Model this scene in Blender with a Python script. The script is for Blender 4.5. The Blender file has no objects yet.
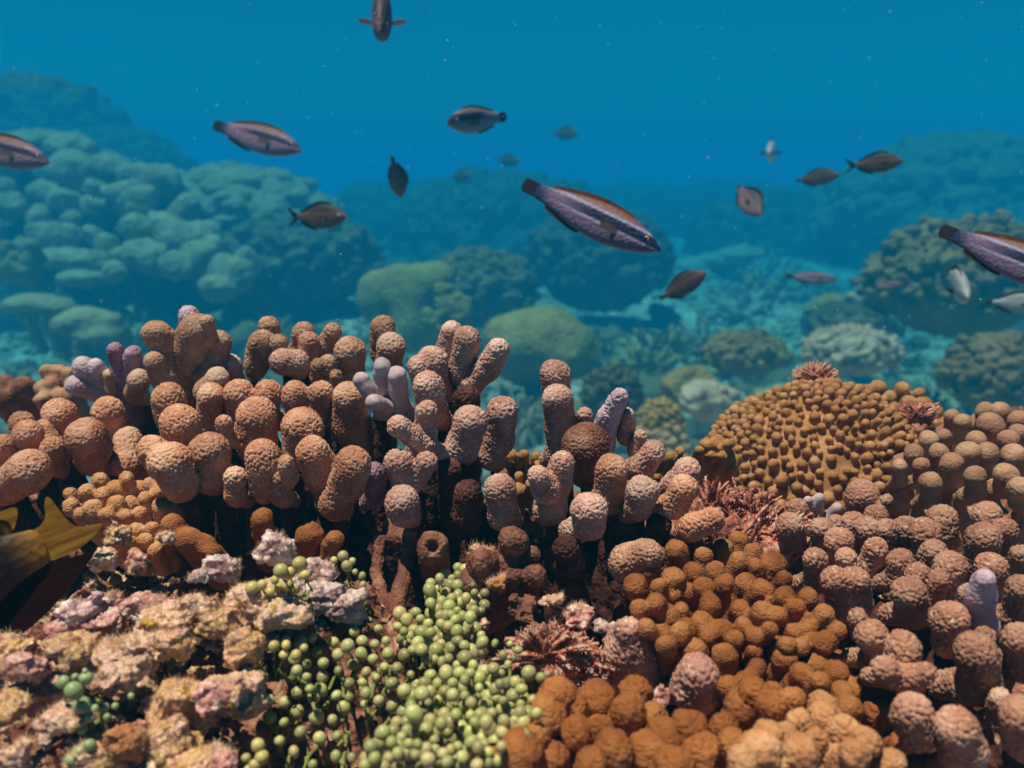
import bpy, bmesh, math, random
import numpy as np
from mathutils import Vector, Matrix, Euler
R = math.radians
rng = np.random.default_rng(7)
random.seed(7)
SC = bpy.context.scene
COL = SC.collection

# ------------------------------------------------------------------ camera
PITCH = R(13.5); LENS = 31.2; W, H = 1024, 768
F = LENS / 36.0 * W
CZ = 1.0
B = 1.75                # the seabed lies B metres below the camera
ZS = CZ - B
cam_d = bpy.data.cameras.new("camera"); cam = bpy.data.objects.new("camera", cam_d); COL.objects.link(cam)
cam.location = (0, 0, CZ); cam.rotation_euler = (R(90) - PITCH, 0, 0)
cam_d.lens = LENS; cam_d.sensor_width = 36; cam_d.clip_start = 0.01; cam_d.clip_end = 200
cam_d.dof.use_dof = True; cam_d.dof.focus_distance = 0.52; cam_d.dof.aperture_fstop = 9.5
SC.camera = cam

# ------------------------------------------------------------------ sky, sun, exposure
SUN_DIR = Vector((-0.20, -0.13, 0.97)).normalized()
EL = math.asin(SUN_DIR.z); AZ = math.atan2(SUN_DIR.x, SUN_DIR.y)
world = bpy.data.worlds.new("World"); SC.world = world; world.use_nodes = True
wn = world.node_tree.nodes; wl = world.node_tree.links
bg = wn["Background"]
sky = wn.new("ShaderNodeTexSky"); sky.sky_type = 'NISHITA'; sky.sun_disc = False
sky.sun_elevation = EL; sky.sun_rotation = AZ
tint = wn.new("ShaderNodeMix"); tint.data_type = 'RGBA'; tint.blend_type = 'MULTIPLY'; tint.inputs[0].default_value = 1
tint.inputs[7].default_value = (0.008, 0.56, 0.78, 1)      # daylight already filtered by the water overhead
wl.new(sky.outputs[0], tint.inputs[6])
# sky dimmed overhead by an added ramp, to cut blue fill in shadows
wtc = wn.new("ShaderNodeTexCoord"); wsx = wn.new("ShaderNodeSeparateXYZ"); wl.new(wtc.outputs["Generated"], wsx.inputs[0])
wmr = wn.new("ShaderNodeMapRange"); wmr.inputs[1].default_value = .30; wmr.inputs[2].default_value = .75; wmr.inputs[3].default_value = 1; wmr.inputs[4].default_value = .15; wl.new(wsx.outputs[2], wmr.inputs[0])
dim = wn.new("ShaderNodeMix"); dim.data_type = 'RGBA'; dim.blend_type = 'MULTIPLY'; dim.inputs[0].default_value = 1
wl.new(tint.outputs[2], dim.inputs[6]); wl.new(wmr.outputs[0], dim.inputs[7]); wl.new(dim.outputs[2], bg.inputs[0])
bg.inputs[1].default_value = 0.052
sun_d = bpy.data.lights.new("sun", 'SUN'); sun = bpy.data.objects.new("sun", sun_d); COL.objects.link(sun)
sun.rotation_euler = SUN_DIR.to_track_quat('Z', 'Y').to_euler()
sun_d.energy = 5.0; sun_d.angle = R(0.6); sun_d.color = (1.0, 0.71, 0.53)
SC.view_settings.view_transform = 'Standard'; SC.view_settings.look = 'None'
SC.view_settings.exposure = 0.64; SC.view_settings.gamma = 1; SC.view_settings.use_curve_mapping = False
SC.render.engine = 'CYCLES'
SC.cycles.use_denoising = True
SC.cycles.max_bounces = 4; SC.cycles.diffuse_bounces = 1; SC.cycles.volume_bounces = 1
SC.cycles.glossy_bounces = 2; SC.cycles.transmission_bounces = 2

# ------------------------------------------------------------------ pixel helpers (plan the place from the photograph)
CP, SP = math.cos(PITCH), math.sin(PITCH)
def at(px, py, d):
    u = (px - 512) / F; v = (384 - py) / F
    return np.array([d * u, d * (CP + v * SP), CZ + d * (-SP + v * CP)])
def d_z(py, z):
    return (z - CZ) / (-SP + (384 - py) / F * CP)
def at_z(px, py, z):
    return at(px, py, d_z(py, z))

# ------------------------------------------------------------------ object helpers
def tag(o, label=None, cat=None, group=None, kind=None):
    if label: o["label"] = label
    if cat: o["category"] = cat
    if group: o["group"] = group
    if kind: o["kind"] = kind
    return o
def empty(name, loc, label, cat, group=None):
    o = bpy.data.objects.new(name, None); COL.objects.link(o)
    o.location = Vector(loc); o.empty_display_size = 0.02
    return tag(o, label, cat, group)
def link_mesh(name, V, Fc, mat, parent=None, base=None, smooth=True):
    me = bpy.data.meshes.new(name)
    V = np.asarray(V, float)
    if base is not None: V = V - np.asarray(base, float)
    if isinstance(Fc, np.ndarray): 
        n, k = Fc.shape
        me.vertices.add(len(V)); me.vertices.foreach_set("co", V.astype(np.float32).ravel())
        me.loops.add(n * k); me.loops.foreach_set("vertex_index", Fc.astype(np.int32).ravel())
        me.polygons.add(n); me.polygons.foreach_set("loop_start", np.arange(0, n * k, k, dtype=np.int32))
        me.update(calc_edges=True)
    else:
        me.from_pydata([tuple(v) for v in V], [], [tuple(f) for f in Fc]); me.update()
    me.validate()
    if smooth: me.polygons.foreach_set("use_smooth", np.ones(len(me.polygons), dtype=bool))
    me.materials.append(mat)
    o = bpy.data.objects.new(name, me); COL.objects.link(o)
    if parent is not None: o.parent = parent
    elif base is not None: o.location = Vector(base)
    return o

# ------------------------------------------------------------------ implicit surfaces
def surface_nets(Fd, org, h):
    s = Fd < 0
    nx, ny, nz = Fd.shape
    cs = np.zeros((nx-1, ny-1, nz-1), np.int8)
    for a in (0, 1):
        for b in (0, 1):
            for c in (0, 1):
                cs += s[a:nx-1+a, b:ny-1+b, c:nz-1+c]
    mask = (cs > 0) & (cs < 8)
    I = np.argwhere(mask)
    if len(I) == 0: return np.zeros((0, 3)), np.zeros((0, 4), int)
    acc = np.zeros((len(I), 3)); cnt = np.zeros(len(I))
    corners = [(a, b, c) for a in (0, 1) for b in (0, 1) for c in (0, 1)]
    for c0 in corners:
        for ax in range(3):
            if c0[ax] == 0:
                c1 = list(c0); c1[ax] = 1
                f0 = Fd[I[:, 0]+c0[0], I[:, 1]+c0[1], I[:, 2]+c0[2]]
                f1 = Fd[I[:, 0]+c1[0], I[:, 1]+c1[1], I[:, 2]+c1[2]]
                x = (f0 < 0) != (f1 < 0)
                t = np.where(x, f0 / np.where(x, f0 - f1, 1), 0)
                p = np.tile(np.array(c0, float), (len(I), 1)); p[:, ax] += t
                acc[x] += p[x]; cnt[x] += 1
    V = org + (I + acc / np.maximum(cnt, 1)[:, None]) * h
    idx = -np.ones(mask.shape, np.int64); idx[mask] = np.arange(len(I))
    faces = []
    def quads(ax):
        sl0 = [slice(None)] * 3; sl1 = [slice(None)] * 3
        sl0[ax] = slice(0, -1); sl1[ax] = slice(1, None)
        A = s[tuple(sl0)]; B = s[tuple(sl1)]
        E = np.argwhere(A != B)
        o1, o2 = [(1, 2), (2, 0), (0, 1)][ax]
        ok = (E[:, o1] > 0) & (E[:, o2] > 0) & (E[:, o1] < Fd.shape[o1]-1) & (E[:, o2] < Fd.shape[o2]-1)
        E = E[ok]
        def g(d1, d2):
            q = E.copy(); q[:, o1] += d1; q[:, o2] += d2
            return idx[q[:, 0], q[:, 1], q[:, 2]]
        q = np.stack([g(-1, -1), g(0, -1), g(0, 0), g(-1, 0)], 1)
        fl = ~A[E[:, 0], E[:, 1], E[:, 2]]
        q[fl] = q[fl][:, ::-1]
        return q
    Q = np.concatenate([quads(0), quads(1), quads(2)])
    Q = Q[(Q >= 0).all(1)]
    for _ in range(2):                       # relax the grid's steps away
        S = np.zeros_like(V); n_ = np.zeros(len(V))
        for a in range(4):
            np.add.at(S, Q[:, a], V[Q[:, (a+1) % 4]] + V[Q[:, (a+3) % 4]]); np.add.at(n_, Q[:, a], 2)
        V = .45*V + .55*S/np.maximum(n_, 1)[:, None]
    return V, Q
def implicit(prims, h, k):
    """prims: ('c', p0, r0, p1, r1) round cones, ('e', p, (rx,ry,rz)) ellipsoids, ('n', p, r) bites taken out."""
    lo = np.full(3, 1e9); hi = np.full(3, -1e9)
    for p in prims:
        if p[0] == 'c':
            for q, r in ((p[1], p[2]), (p[3], p[4])):
                lo = np.minimum(lo, q - r); hi = np.maximum(hi, q + r)
        elif p[0] == 'e':
            lo = np.minimum(lo, p[1] - np.array(p[2])); hi = np.maximum(hi, p[1] + np.array(p[2]))
    lo = lo - 2.5 * h - k * .3; hi = hi + 2.5 * h + k * .3
    n = np.ceil((hi - lo) / h).astype(int) + 1
    Fd = np.full(n, 10 * h + k + 1.0)
    ax = [lo[i] + np.arange(n[i]) * h for i in range(3)]
    for p in prims:
        if p[0] == 'c':
            a, ra, b, rb = p[1:]
            bl = np.minimum(a - ra, b - rb); bh = np.maximum(a + ra, b + rb)
        elif p[0] == 'e':
            bl = p[1] - np.array(p[2]); bh = p[1] + np.array(p[2])
        else:
            bl = p[1] - p[2]; bh = p[1] + p[2]
        i0 = np.clip(((bl - lo - k - 2*h) / h).astype(int), 0, n - 1); i1 = np.clip(np.ceil((bh - lo + k + 2*h) / h).astype(int) + 1, 1, n)
        sl = tuple(slice(i0[i], i1[i]) for i in range(3))
        X = ax[0][sl[0]][:, None, None]; Y = ax[1][sl[1]][None, :, None]; Z = ax[2][sl[2]][None, None, :]
        if p[0] == 'c':
            ab = b - a; L2 = max(float(ab @ ab), 1e-12)
            t = np.clip(((X-a[0])*ab[0] + (Y-a[1])*ab[1] + (Z-a[2])*ab[2]) / L2, 0, 1)
            D = np.sqrt((X-a[0]-t*ab[0])**2 + (Y-a[1]-t*ab[1])**2 + (Z-a[2]-t*ab[2])**2) - (ra + (rb-ra)*t)
        elif p[0] == 'e':
            c, r = p[1], p[2]
            D = (np.sqrt(((X-c[0])/r[0])**2 + ((Y-c[1])/r[1])**2 + ((Z-c[2])/r[2])**2) - 1) * min(r)
        else:
            D = p[2] - np.sqrt((X-p[1][0])**2 + (Y-p[1][1])**2 + (Z-p[1][2])**2)
            Fd[sl] = np.maximum(Fd[sl], D); continue
        f = Fd[sl]
        hh = np.maximum(k - np.abs(f - D), 0) / k
        Fd[sl] = np.minimum(f, D) - hh * hh * k * .25
    return surface_nets(Fd, lo, h)

_tex = {}
def dtex(kind, scale, depth=2):
    key = (kind, round(scale, 6), depth)
    if key in _tex: return _tex[key]
    t = bpy.data.textures.new("relief", 'CLOUDS' if kind == 'HARD' else kind); t.noise_scale = scale
    if kind == 'VORONOI': t.distance_metric = 'DISTANCE_SQUARED'
    elif kind == 'HARD': t.noise_depth = depth; t.noise_basis = 'ORIGINAL_PERLIN'; t.noise_type = 'HARD_NOISE'
    elif kind == 'CLOUDS': t.noise_depth = depth; t.noise_basis = 'ORIGINAL_PERLIN'
    _tex[key] = t; return t
def displace(o, kind, scale, strength, depth=2, mid=0.5):
    m = o.modifiers.new("relief", 'DISPLACE'); m.texture = dtex(kind, scale, depth); m.texture_coords = 'LOCAL'
    m.strength = strength; m.mid_level = mid; return o
def bake(objs):
    dg = bpy.context.evaluated_depsgraph_get()
    for o in objs:
        me = bpy.data.meshes.new_from_object(o.evaluated_get(dg), depsgraph=dg); me.name = o.data.name
        o.modifiers.clear(); o.data = me
def subsurf(o, lv):
    m = o.modifiers.new("smooth", 'SUBSURF'); m.levels = lv; m.render_levels = lv
    return o

# ------------------------------------------------------------------ materials
def new_mat(name):
    m = bpy.data.materials.new(name); m.use_nodes = True
    nt = m.node_tree; return m, nt.nodes, nt.links, nt.nodes["Principled BSDF"]
def ramp_node(n, stops):
    r = n.new("ShaderNodeValToRGB"); e = r.color_ramp.elements
    while len(e) > 1: e.remove(e[-1])
    e[0].position = stops[0][0]; e[0].color = (*stops[0][1], 1)
    for p, c in stops[1:]:
        x = e.new(p); x.color = (*c, 1)
    return r
def organic(name, stops, scale=60, detail=4, rough=.75, bump=None, bump_s=.4, jitter=.12, speck=None, spec=.25, sss=0, warp=0, hue=0, tip=None, stretch=None):
    """Noise-driven pigment; stops = [(pos, colour)], bump = voronoi cell frequency, speck = (frequency, colour, amount)."""
    m, n, l, b = new_mat(name)
    tc = n.new("ShaderNodeTexCoord"); co = tc.outputs["Object"]
    nz = n.new("ShaderNodeTexNoise"); nz.inputs["Scale"].default_value = scale; nz.inputs["Detail"].default_value = detail
    nz.inputs["Roughness"].default_value = .62; nz.inputs["Distortion"].default_value = warp
    if stretch:
        mp = n.new("ShaderNodeMapping"); mp.inputs[3].default_value = stretch; l.new(co, mp.inputs[0]); l.new(mp.outputs[0], nz.inputs["Vector"])
    else: l.new(co, nz.inputs["Vector"])
    r = ramp_node(n, stops); l.new(nz.outputs["Fac"], r.inputs[0]); col = r.outputs[0]
    if speck:
        s2 = n.new("ShaderNodeTexNoise"); s2.inputs["Scale"].default_value = speck[0]; s2.inputs["Detail"].default_value = 2
        l.new(co, s2.inputs["Vector"])
        r2 = ramp_node(n, [(speck[2], (0, 0, 0)), (speck[2] + .08, (1, 1, 1))]); l.new(s2.outputs["Fac"], r2.inputs[0])
        mx = n.new("ShaderNodeMix"); mx.data_type = 'RGBA'; l.new(r2.outputs[0], mx.inputs[0]); l.new(col, mx.inputs[6])
        mx.inputs[7].default_value = (*speck[1], 1); col = mx.outputs[2]
    if tip:                                   # paler tips: partly pigment, partly the sunlight on them painted in
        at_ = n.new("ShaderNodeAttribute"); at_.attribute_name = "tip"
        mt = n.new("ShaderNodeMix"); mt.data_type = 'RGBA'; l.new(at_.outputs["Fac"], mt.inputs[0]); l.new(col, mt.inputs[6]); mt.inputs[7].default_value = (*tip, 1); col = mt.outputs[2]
    if jitter:
        oi = n.new("ShaderNodeObjectInfo"); mr = n.new("ShaderNodeMapRange")
        mr.inputs[3].default_value = 1 - jitter; mr.inputs[4].default_value = 1 + jitter
        l.new(oi.outputs["Random"], mr.inputs[0])
        hs = n.new("ShaderNodeHueSaturation"); l.new(mr.outputs[0], hs.inputs["Value"]); l.new(col, hs.inputs["Color"]); col = hs.outputs[0]
        if hue:
            mh = n.new("ShaderNodeMath"); mh.operation = 'MULTIPLY'; mh.inputs[1].default_value = 7.31; l.new(oi.outputs["Random"], mh.inputs[0])
            mf = n.new("ShaderNodeMath"); mf.operation = 'FRACT'; l.new(mh.outputs[0], mf.inputs[0])
            m2 = n.new("ShaderNodeMapRange"); m2.inputs[3].default_value = .5 - hue; m2.inputs[4].default_value = .5 + hue; l.new(mf.outputs[0], m2.inputs[0]); l.new(m2.outputs[0], hs.inputs["Hue"])
    l.new(col, b.inputs["Base Color"])
    b.inputs["Roughness"].default_value = rough; b.inputs["Specular IOR Level"].default_value = spec
    if sss:
        b.inputs["Subsurface Weight"].default_value = sss; b.inputs["Subsurface Radius"].default_value = (.004, .004, .002); b.inputs["Subsurface Scale"].default_value = 1
    if bump:
        v = n.new("ShaderNodeTexVoronoi"); v.inputs["Scale"].default_value = bump; l.new(co, v.inputs["Vector"])
        bp = n.new("ShaderNodeBump"); bp.inputs["Strength"].default_value = bump_s; bp.inputs["Distance"].default_value = .5 / bump
        bp.invert = True
        l.new(v.outputs["Distance"], bp.inputs["Height"]); l.new(bp.outputs[0], b.inputs["Normal"])
    return m
M = {}
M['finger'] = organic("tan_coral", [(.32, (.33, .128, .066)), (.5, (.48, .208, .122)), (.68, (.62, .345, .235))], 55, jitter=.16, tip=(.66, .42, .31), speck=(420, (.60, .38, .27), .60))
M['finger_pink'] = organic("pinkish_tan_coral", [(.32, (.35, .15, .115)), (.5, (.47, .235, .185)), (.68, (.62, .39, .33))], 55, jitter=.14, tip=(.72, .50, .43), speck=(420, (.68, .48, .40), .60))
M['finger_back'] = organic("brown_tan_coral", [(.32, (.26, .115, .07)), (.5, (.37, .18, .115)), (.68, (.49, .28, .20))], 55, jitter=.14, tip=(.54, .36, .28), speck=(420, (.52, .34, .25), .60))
M['lilac'] = organic("lilac_coral", [(.3, (.33, .20, .23)), (.5, (.47, .33, .36)), (.72, (.64, .51, .52))], 45, bump=700, bump_s=.15, jitter=.1)
M['purple'] = organic("purple_brown_coral", [(.3, (.16, .07, .10)), (.5, (.27, .14, .20)), (.72, (.42, .27, .36))], 60, bump=600, bump_s=.4, jitter=.1)
M['violet_tip'] = organic("pale_violet_coral", [(.3, (.40, .25, .32)), (.5, (.55, .38, .46)), (.7, (.68, .52, .60))], 55, bump=500, bump_s=.3, jitter=.05, speck=(160, (.45, .12, .10), .63))
M['core'] = organic("shade_maroon_dead_coral", [(.25, (.02, .006, .005)), (.45, (.06, .016, .012)), (.6, (.11, .032, .024)), (.75, (.24, .07, .075))], 80, bump=350, bump_s=.6, jitter=.1)  # maroon base, taken near black to paint in shade between branches
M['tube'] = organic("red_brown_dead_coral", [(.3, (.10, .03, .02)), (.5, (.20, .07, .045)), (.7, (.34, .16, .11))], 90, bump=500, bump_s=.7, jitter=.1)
M['dark'] = organic("dark_hole", [(.4, (.01, .006, .005)), (.6, (.02, .01, .008))], 60, jitter=0)
M['dome'] = organic("ochre_coral", [(.3, (.24, .105, .03)), (.5, (.37, .165, .062)), (.7, (.50, .26, .125))], 70, bump=900, bump_s=.3, jitter=.05)
M['knob'] = organic("orange_brown_coral", [(.3, (.18, .052, .013)), (.48, (.32, .105, .027)), (.68, (.47, .20, .075))], 38, bump=1000, bump_s=1.0, jitter=.15)
M['knob_pale'] = organic("salmon_coral", [(.3, (.40, .16, .06)), (.5, (.52, .24, .11)), (.7, (.62, .36, .21))], 90, bump=1000, bump_s=1.0, jitter=.12)
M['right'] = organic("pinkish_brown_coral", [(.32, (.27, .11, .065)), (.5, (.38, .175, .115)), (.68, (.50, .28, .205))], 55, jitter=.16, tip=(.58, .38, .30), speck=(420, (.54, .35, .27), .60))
M['right_far'] = organic("pale_tan_coral", [(.3, (.28, .125, .07)), (.5, (.38, .19, .115)), (.7, (.48, .29, .19))], 60, bump=800, bump_s=.3, jitter=.1)
M['grape'] = organic("green_bead", [(.3, (.29, .26, .08)), (.5, (.40, .36, .145)), (.7, (.57, .51, .29))], 60, rough=.36, spec=.4, jitter=.32, hue=.028, sss=.25)
M['grape_warm'] = organic("olive_bead", [(.3, (.42, .33, .09)), (.5, (.52, .42, .14)), (.7, (.60, .50, .24))], 25, rough=.42, spec=.45, jitter=.2, sss=.25)
M['grape_blue'] = organic("blue_green_bead", [(.3, (.22, .29, .12)), (.5, (.30, .38, .19)), (.7, (.42, .45, .2))], 25, rough=.42, spec=.45, jitter=.2, sss=.25)
M['stem'] = organic("green_stem", [(.3, (.14, .16, .03)), (.7, (.26, .27, .08))], 40, jitter=.1)
RUB = [(.25, (.10, .04, .02)), (.36, (.30, .14, .055)), (.43, (.48, .26, .10)), (.49, (.56, .36, .17)), (.54, (.52, .21, .16)), (.61, (.66, .47, .33)), (.7, (.76, .64, .52))]
M['rock'] = organic("encrusted_reef_rock", [(.28, (.02, .008, .006)), (.40, (.09, .032, .018)), (.48, (.22, .09, .045)), (.54, (.32, .11, .085)), (.60, (.42, .24, .13)), (.70, (.58, .42, .30))], 100, detail=8, bump=260, bump_s=.7, jitter=0, warp=.6)
M['rub_a'] = organic("ochre_rubble", RUB, 170, detail=8, rough=.48, spec=.5, bump=330, bump_s=.8, jitter=.15, warp=.8, speck=(130, (.50, .30, .06), .58))
M['rub_b'] = organic("pink_crust_rubble", [(.25, (.16, .05, .045)), (.40, (.42, .15, .12)), (.49, (.54, .24, .21)), (.57, (.64, .38, .32)), (.68, (.78, .64, .56))], 170, detail=8, rough=.48, spec=.5, bump=300, bump_s=.8, jitter=.15, warp=.8)
M['rub_c'] = organic("cream_rubble", [(.25, (.22, .10, .06)), (.40, (.50, .27, .16)), (.50, (.66, .44, .31)), (.57, (.60, .30, .25)), (.68, (.82, .68, .56))], 170, detail=8, rough=.48, spec=.5, bump=300, bump_s=.8, jitter=.12, warp=.5, speck=(120, (.40, .22, .04), .56))
M['rub_d'] = organic("violet_white_rubble", [(.3, (.14, .06, .07)), (.43, (.40, .22, .24)), (.53, (.60, .42, .40)), (.66, (.80, .68, .62))], 130, detail=8, rough=.48, spec=.5, bump=300, bump_s=.8, jitter=.12)
M['speck'] = organic("pale_speck", [(.4, (.55, .55, .52)), (.6, (.75, .75, .72))], 50, jitter=0)
M['sponge'] = organic("orange_sponge", [(.3, (.34, .12, .04)), (.5, (.48, .20, .075)), (.7, (.56, .28, .13))], 120, detail=6, bump=900, bump_s=.9, jitter=.1)
M['turf'] = organic("turf_algae", [(.35, (.36, .17, .09)), (.5, (.54, .34, .20)), (.65, (.64, .40, .34))], 45, rough=.9, jitter=0)
M['plume'] = organic("red_brown_plume", [(.34, (.58, .14, .075)), (.46, (.78, .25, .15)), (.55, (.84, .38, .26)), (.64, (.90, .62, .50))], 260, detail=3, rough=.6, jitter=.1)
M['plume_pale'] = organic("pale_plume_tips", [(.3, (.72, .34, .23)), (.5, (.82, .48, .36)), (.7, (.88, .68, .57))], 150, rough=.5, jitter=.1)
M['plume_dark'] = organic("dark_red_plume", [(.34, (.46, .115, .07)), (.48, (.64, .21, .145)), (.62, (.76, .38, .29))], 260, rough=.7, jitter=.1)
# the reef behind
M['bg_lobe'] = organic("beige_lobed_coral", [(.3, (0.295, 0.145, 0.074)), (.5, (0.473, 0.241, 0.135)), (.7, (0.610, 0.326, 0.190))],  5, detail=8, bump=34, bump_s=.8, jitter=.1)
M['bg_knob'] = organic("olive_knob_coral", [(.3, (0.132, 0.058, 0.022)), (.5, (0.246, 0.112, 0.045)), (.7, (0.377, 0.179, 0.085))], 5.14, detail=6, bump=21, bump_s=.9, jitter=.15)
M['bg_yellow'] = organic("yellow_green_coral", [(.3, (0.262, 0.121, 0.031)), (.5, (0.394, 0.189, 0.059)), (.7, (0.492, 0.242, 0.099))],  6, detail=8, bump=34, bump_s=.9, jitter=.1)
M['bg_dark'] = organic("dark_rock", [(.3, (0.041, 0.022, 0.014)), (.5, (0.107, 0.058, 0.033)), (.66, (0.246, 0.126, 0.071)), (.8, (0.410, 0.218, 0.134))], 5.71, detail=8, bump=14, bump_s=.9, jitter=.15)
M['bg_pale'] = organic("pale_dead_coral", [(.3, (0.256, 0.133, 0.089)), (.5, (0.493, 0.266, 0.190)), (.7, (0.677, 0.375, 0.280))], 8, detail=6, bump=28, bump_s=.8, jitter=.15)
M['sand'] = organic("pale_sand_and_rubble", [(.30, (0.135, 0.074, 0.045)), (.42, (0.351, 0.187, 0.120)), (.52, (0.648, 0.358, 0.257)), (.66, (0.892, 0.505, 0.377))], 1.6, detail=10, bump=22, bump_s=.8, jitter=0, speck=(26, (.16, .14, .09), .56))

# ------------------------------------------------------------------ ground: seabed sheet and the rock ledge the foreground corals stand on
def vnoise(x, y, s, seed=0):
    r = np.random.default_rng(seed); T = r.random((256, 256))
    X = np.asarray(x) / s + 1000.5; Y = np.asarray(y) / s + 1000.5
    i = np.floor(X).astype(int); j = np.floor(Y).astype(int); fx = X - i; fy = Y - j
    fx = fx*fx*(3-2*fx); fy = fy*fy*(3-2*fy)
    g = lambda a, b: T[a % 256, b % 256]
    return (g(i, j)*(1-fx) + g(i+1, j)*fx)*(1-fy) + (g(i, j+1)*(1-fx) + g(i+1, j+1)*fx)*fy - .5
def seabed_z(x, y):
    z = .30*vnoise(x/B, y/B, 2.4, 1) + .14*vnoise(x/B, y/B, .8, 2) + .07*vnoise(x/B, y/B, .3, 3)
    return ZS + (z - .06)*B
def sstep(a, b, v):
    t = np.clip((v - a) / (b - a), 0, 1); return t*t*(3-2*t)
BUMPS = [(280, 556, .43, .045, .055), (215, 580, .42, .04, .055), (150, 600, .42, .035, .06), (60, 620, .41, .03, .06), (350, 585, .435, .04, .04),
         (240, 640, .39, .035, .05), (130, 680, .36, .035, .05), (60, 700, .345, .03, .05), (200, 720, .34, .03, .045), (20, 740, .33, .03, .04)]
BUMPS = [(at(a, b, c), h, w) for a, b, c, h, w in BUMPS]
PITS = [(at(318, 700, .372), .05, .026), (at(300, 745, .352), .045, .022), (at(545, 600, .45), .03, .03)]
def ledge_z(x, y, fine=True):
    x = np.asarray(x, float); y = np.asarray(y, float)
    z = np.full(np.broadcast(x, y).shape, .755)
    m = np.zeros_like(z)
    for p, h, w in BUMPS:
        m = np.maximum(m, h * np.exp(-((x-p[0])**2 + (y-p[1])**2) / (2*(w*.75)**2)))
    z = z + m
    for p, h, w in PITS: z = z - h*np.exp(-((x-p[0])**2 + (y-p[1])**2)/(2*w*w))
    z = z - .05*np.exp(-((x+.07)/.20)**4)*sstep(.455, .50, y)*(1-sstep(.58, .64, y))
    if fine:
        z = z + .022*vnoise(x, y, .055, 11) + .014*vnoise(x, y, .022, 12) + .008*vnoise(x, y, .009, 13)
    ye = .66 + .23*sstep(.03, .3, x) + .05*vnoise(x, y*0, .12, 14) + .10*sstep(-.28, -.5, x)
    t = sstep(0, .46, y - ye)
    z = z*(1-t) + (ZS-.15)*t
    return z
def on_ledge(px, py, dz=0.0):
    d = .25
    lo, hi = .15, 1.6
    for d in np.arange(.22, 1.4, .004):
        p = at(px, py, d)
        if p[2] < float(ledge_z(p[0], p[1], False)) + dz: break
    return at(px, py, d), d

def grid_mesh(name, xs, ys, zf, mat):
    X, Y = np.meshgrid(xs, ys, indexing='ij'); Z = zf(X, Y)
    V = np.stack([X.ravel(), Y.ravel(), Z.ravel()], 1)
    nx, ny = len(xs), len(ys); I = np.arange(nx*ny).reshape(nx, ny)
    Q = np.stack([I[:-1, :-1].ravel(), I[1:, :-1].ravel(), I[1:, 1:].ravel(), I[:-1, 1:].ravel()], 1)
    return link_mesh(name, V, Q, mat)
def spaced(a, b, n, p): 
    t = np.linspace(-1, 1, n); t = np.sign(t)*np.abs(t)**p
    return (a+b)/2 + t*(b-a)/2
ys = np.concatenate([np.linspace(-6, 2, 20), 2 + 18*np.linspace(0, 1, 380)[1:]**1.5, np.linspace(20, 60, 90)[1:]])
seabed = grid_mesh("seabed", spaced(-58, 58, 520, 2.2), ys, seabed_z, M['sand']); tag(seabed, kind="structure")
seabed["label"] = "pale sandy seabed strewn with rubble"
ledge = grid_mesh("reef_ground", np.concatenate([np.arange(-.75, -.3, .006), np.arange(-.3, .34, .0017), np.arange(.34, 1.05, .006)]), np.concatenate([np.arange(.10, .24, .005), np.arange(.24, .60, .0017), np.arange(.60, 1.60, .006)]), ledge_z, M['rock']); tag(ledge, kind="structure")

# haze: the water's own scattering, one even volume round everything
hz, n, l, b = new_mat("water_haze")
n.remove(b); pv = n.new("ShaderNodeVolumePrincipled")
pv.inputs["Density"].default_value = .33
pv.inputs["Color"].default_value = (.002, .071, .133, 1)
pv.inputs["Absorption Color"].default_value = (.09, .70, .93, 1)
l.new(pv.outputs[0], n["Material Output"].inputs["Volume"])
bx = [(x, y, z) for z in (-2.6, 2.3) for x, y in ((-62, -8), (62, -8), (62, 64), (-62, 64))]
hazebox = link_mesh("haze", bx, [(0, 3, 2, 1), (4, 5, 6, 7), (0, 1, 5, 4), (1, 2, 6, 5), (2, 3, 7, 6), (3, 0, 4, 7)], hz, smooth=False)
tag(hazebox, "blue sea water haze filling the whole reef", kind="stuff")

def A(*v): return np.array(v, float)
def scatter(poly, r0, r1, gap=1.55, n=4000, edge=0):
    """random disks (px, py, r) inside a polygon of the picture plan"""
    P = np.array(poly, float); out = []
    lo, hi = P.min(0), P.max(0)
    x1, y1 = P[:, 0], P[:, 1]; x2, y2 = np.roll(x1, -1), np.roll(y1, -1)
    for _ in range(n):
        q = lo + rng.random(2)*(hi-lo); r = r0 + (r1-r0)*rng.random()
        cr = ((y1 > q[1]) != (y2 > q[1])) & (q[0] < (x2-x1)*(q[1]-y1)/np.where(y2 == y1, 1e-9, y2-y1) + x1)
        if cr.sum() % 2 == 0: continue
        if all((q[0]-o[0])**2 + (q[1]-o[1])**2 > (gap*.5*(r+o[2]))**2 for o in out): out.append((q[0], q[1], r))
    return out
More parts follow.
